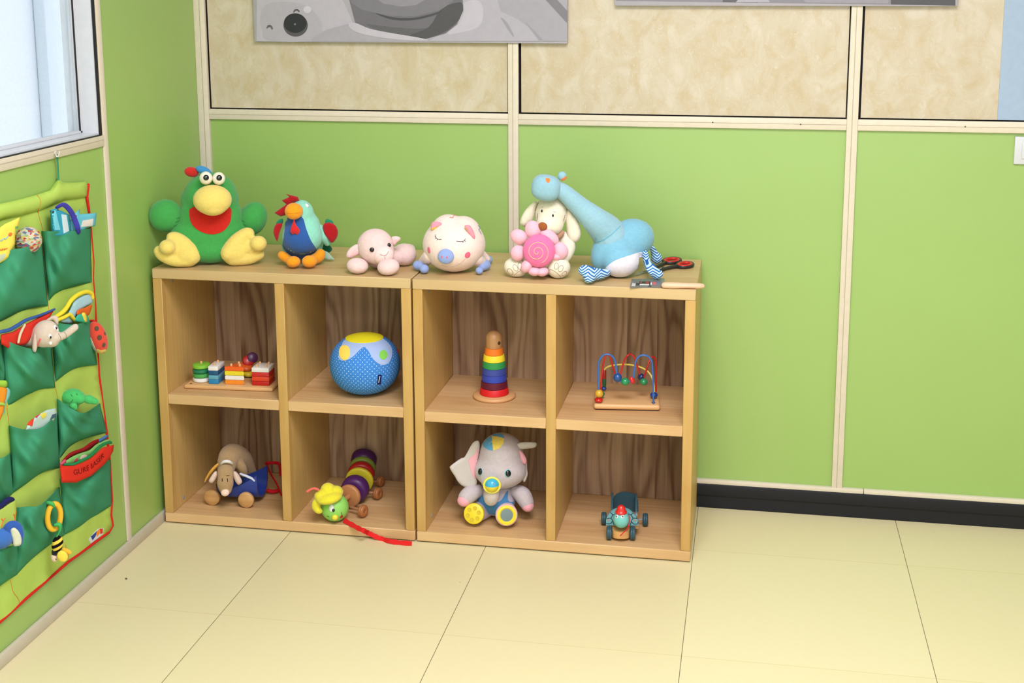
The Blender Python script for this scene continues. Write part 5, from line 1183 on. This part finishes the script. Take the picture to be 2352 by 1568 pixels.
g = G(); q.st(g, [(149, 1066, -2, 2.6), (168, 1066, -7, 3), (190, 1056, -9, 3), (208, 1046, -9, 3), (224, 1030, -7, 3), (240, 1019, -4, 3.4), (255, 1016, -2, 3)]); q.part('edging', g, cloth((34, 132, 76)))
g = G(); q.pillow(g, [(147, 1064), (160, 1052), (180, 1042), (205, 1034), (222, 1020), (248, 1009), (254, 1012), (238, 1022), (214, 1042), (190, 1056), (165, 1066)], 4, 3, 4, 4); pg = q.part('page', g, cloth((128, 186, 100)))
q.patch('print', [(184, 1054), (189, 1045), (198, 1044), (199, 1050)], cloth((232, 214, 190)), [pg], 1, 3); q.patch('print', [(170, 1058), (176, 1052), (179, 1055), (173, 1060)], cloth((206, 80, 90)), [pg], 1, 3)
g = G(); q.pillow(g, [(140, 1062), (160, 1040), (190, 1028), (210, 1014), (226, 1008), (228, 1014), (205, 1032), (170, 1046), (148, 1062)], 12, 3, 4, 4); q.part('page', g, cloth((150, 30, 28)), label='dark red back page')
g = G(); q.pillow(g, [(226, 1010), (246, 998), (246, 1006), (230, 1016)], 12, 3, 3, 3); q.part('page', g, cloth((76, 118, 168)), label='blue page corner')
g = G(); q.pillow(g, [(140, 1062), (150, 1054), (152, 1062), (146, 1068), (139, 1067)], 2, 3, 3, 3); q.part('page', g, cloth((206, 84, 110)), label='pink page corner')
q = held('bee_teether', 122, 1190, .046, 'yellow ring teether with a black and yellow plush bee dangling from it', 'teether', 'cam')
g = G(); g.tube([q.L(124+15*cos(a)+2.0*sin(a), 1186-29.5*sin(a), 6*cos(a)) for a in (2*pi*i/36 for i in range(36))], 6.2*q.k, 14, closed=True); q.part('ring', g, plain((240, 186, 42), .3, .5))
GT = cloth((74, 176, 92))
g = G(); q.st(g, [(104, 1155, 4, 4), (112, 1154, -6, 4), (120, 1157, -8, 4.5), (124, 1163, -5, 3)]); q.part('tie', g, GT)
g = G(); q.st(g, [(128, 1205, -8, 4), (135, 1204, -9, 5), (138, 1210, -8, 4), (136, 1222, -6, 2.2), (130, 1232, -4, 1.6)]); q.part('tie', g, GT)
def bee():
    m, n = base('striped_bee_plush', (232, 204, 70), .9, .1); sp = n.new('ShaderNodeSeparateXYZ'); n.l.new(n.obj(), sp.inputs[0])
    x = n.math('ADD', sp.outputs[2], n.math('MULTIPLY', sp.outputs[0], -.42)); f = n.math('FRACT', n.math('DIVIDE', n.math('ADD', x, .5045), .0165))
    n.col(n.ramp(f, [(.5, (22, 18, 18)), (.56, (238, 206, 76))])); return m
g = G(); q.e(g, 132, 1249, 0, 12.5, 20, 12, 12); q.part('body', g, bee())
g = G(); q.e(g, 125.5, 1268, 2, 7, 10, 8); q.part('hood', g, plush((30, 26, 30), .3))
g = G(); q.e(g, 124, 1281, 0, 7, 10, 8, -10); hd = q.part('head', g, plush((222, 196, 168), .3)); q.button('eye', 128.5, 1284, 1.4, 1.8, 1, EYE, [hd])
g = G(); q.e(g, 143.5, 1277, -8, 11, 14.5, 5, -20); q.part('wing', g, plush((244, 216, 76), .3))
g = G(); q.st(g, [(146, 1262, 4, 5), (154, 1266, 4, 6), (160, 1268.5, 4, 5)]); q.part('wing', g, plush((240, 184, 50), .3))
q = held('cloth_toy', 15, 1175, .034, 'lime cloth toy with orange stitches and navy top, at the left edge', 'soft toy')
g = G(); q.pillow(g, [(-40, 1178), (-10, 1172), (12, 1160), (28, 1148), (37, 1147), (38, 1175), (36, 1200), (20, 1215), (-40, 1230)], 0, 5, 8, 4, False); b = q.part('body', g, cloth((182, 206, 96)))
g = G(); q.pillow(g, [(-40, 1168), (-5, 1160), (10, 1146), (22, 1140), (32, 1143), (33, 1149), (18, 1157), (0, 1170), (-40, 1184)], -4, 6, 6, 4); q.part('cuff', g, cloth((36, 40, 92)))
q.stroke('stitch', [[(33, 1198), (33, 1186), (31, 1181)], [(33, 1190), (36, 1174)], [(2, 1209), (6, 1197), (3, 1191)], [(6, 1197), (11, 1189)]], 1.3, cloth((224, 120, 52)), [b])
q = held('plush_toy', 20, 1230, .05, 'blue plush head with a white lined ear at the left edge, in the lowest pocket', 'plush toy', 'cam')
g = G(); q.e(g, 0, 1236, 0, 29, 25, 24); q.part('head', g, plush((58, 106, 176), .4))
g = G(); q.pillow(g, [(8, 1212), (20, 1198), (36, 1196), (50, 1206), (55, 1222), (54, 1238), (50, 1250), (44, 1254), (30, 1250), (18, 1236)], -2, 8, 9, 4); q.part('ear', g, plush((48, 88, 166), .4))
g = G(); q.pillow(g, [(24, 1218), (32, 1211), (42, 1218), (49, 1234), (48, 1250), (38, 1254), (31, 1252), (29, 1238)], -9, 4, 5, 3); q.part('ear_lining', g, plush((208, 210, 180), .4))

# ------------------------------------------------------------------ bits on the floor
q = Toy('paper_scrap', 168, 1381, 2, 0, 'cam', 'tiny white paper scrap on the floor against the left skirting', 'scrap')
g = G(); q.eg(g, 168, 1379, 5, 3.2, 4, 10, shape=lambda p: (p.x*(1+.3*p.z), p.y, p.z*(1-.3*p.x))); q.part('scrap', g, plain((236, 232, 226), .7)); q.settle()
q = Toy('crumb', 290, 1329, 2, 0, 'cam', 'dark crumb on the floor tile in front of the left wall', 'crumb')
g = G(); q.eg(g, 290, 1328.5, 2.6, 1.6, 2, 25); q.part('crumb', g, plain((80, 66, 40), .7)); q.settle()
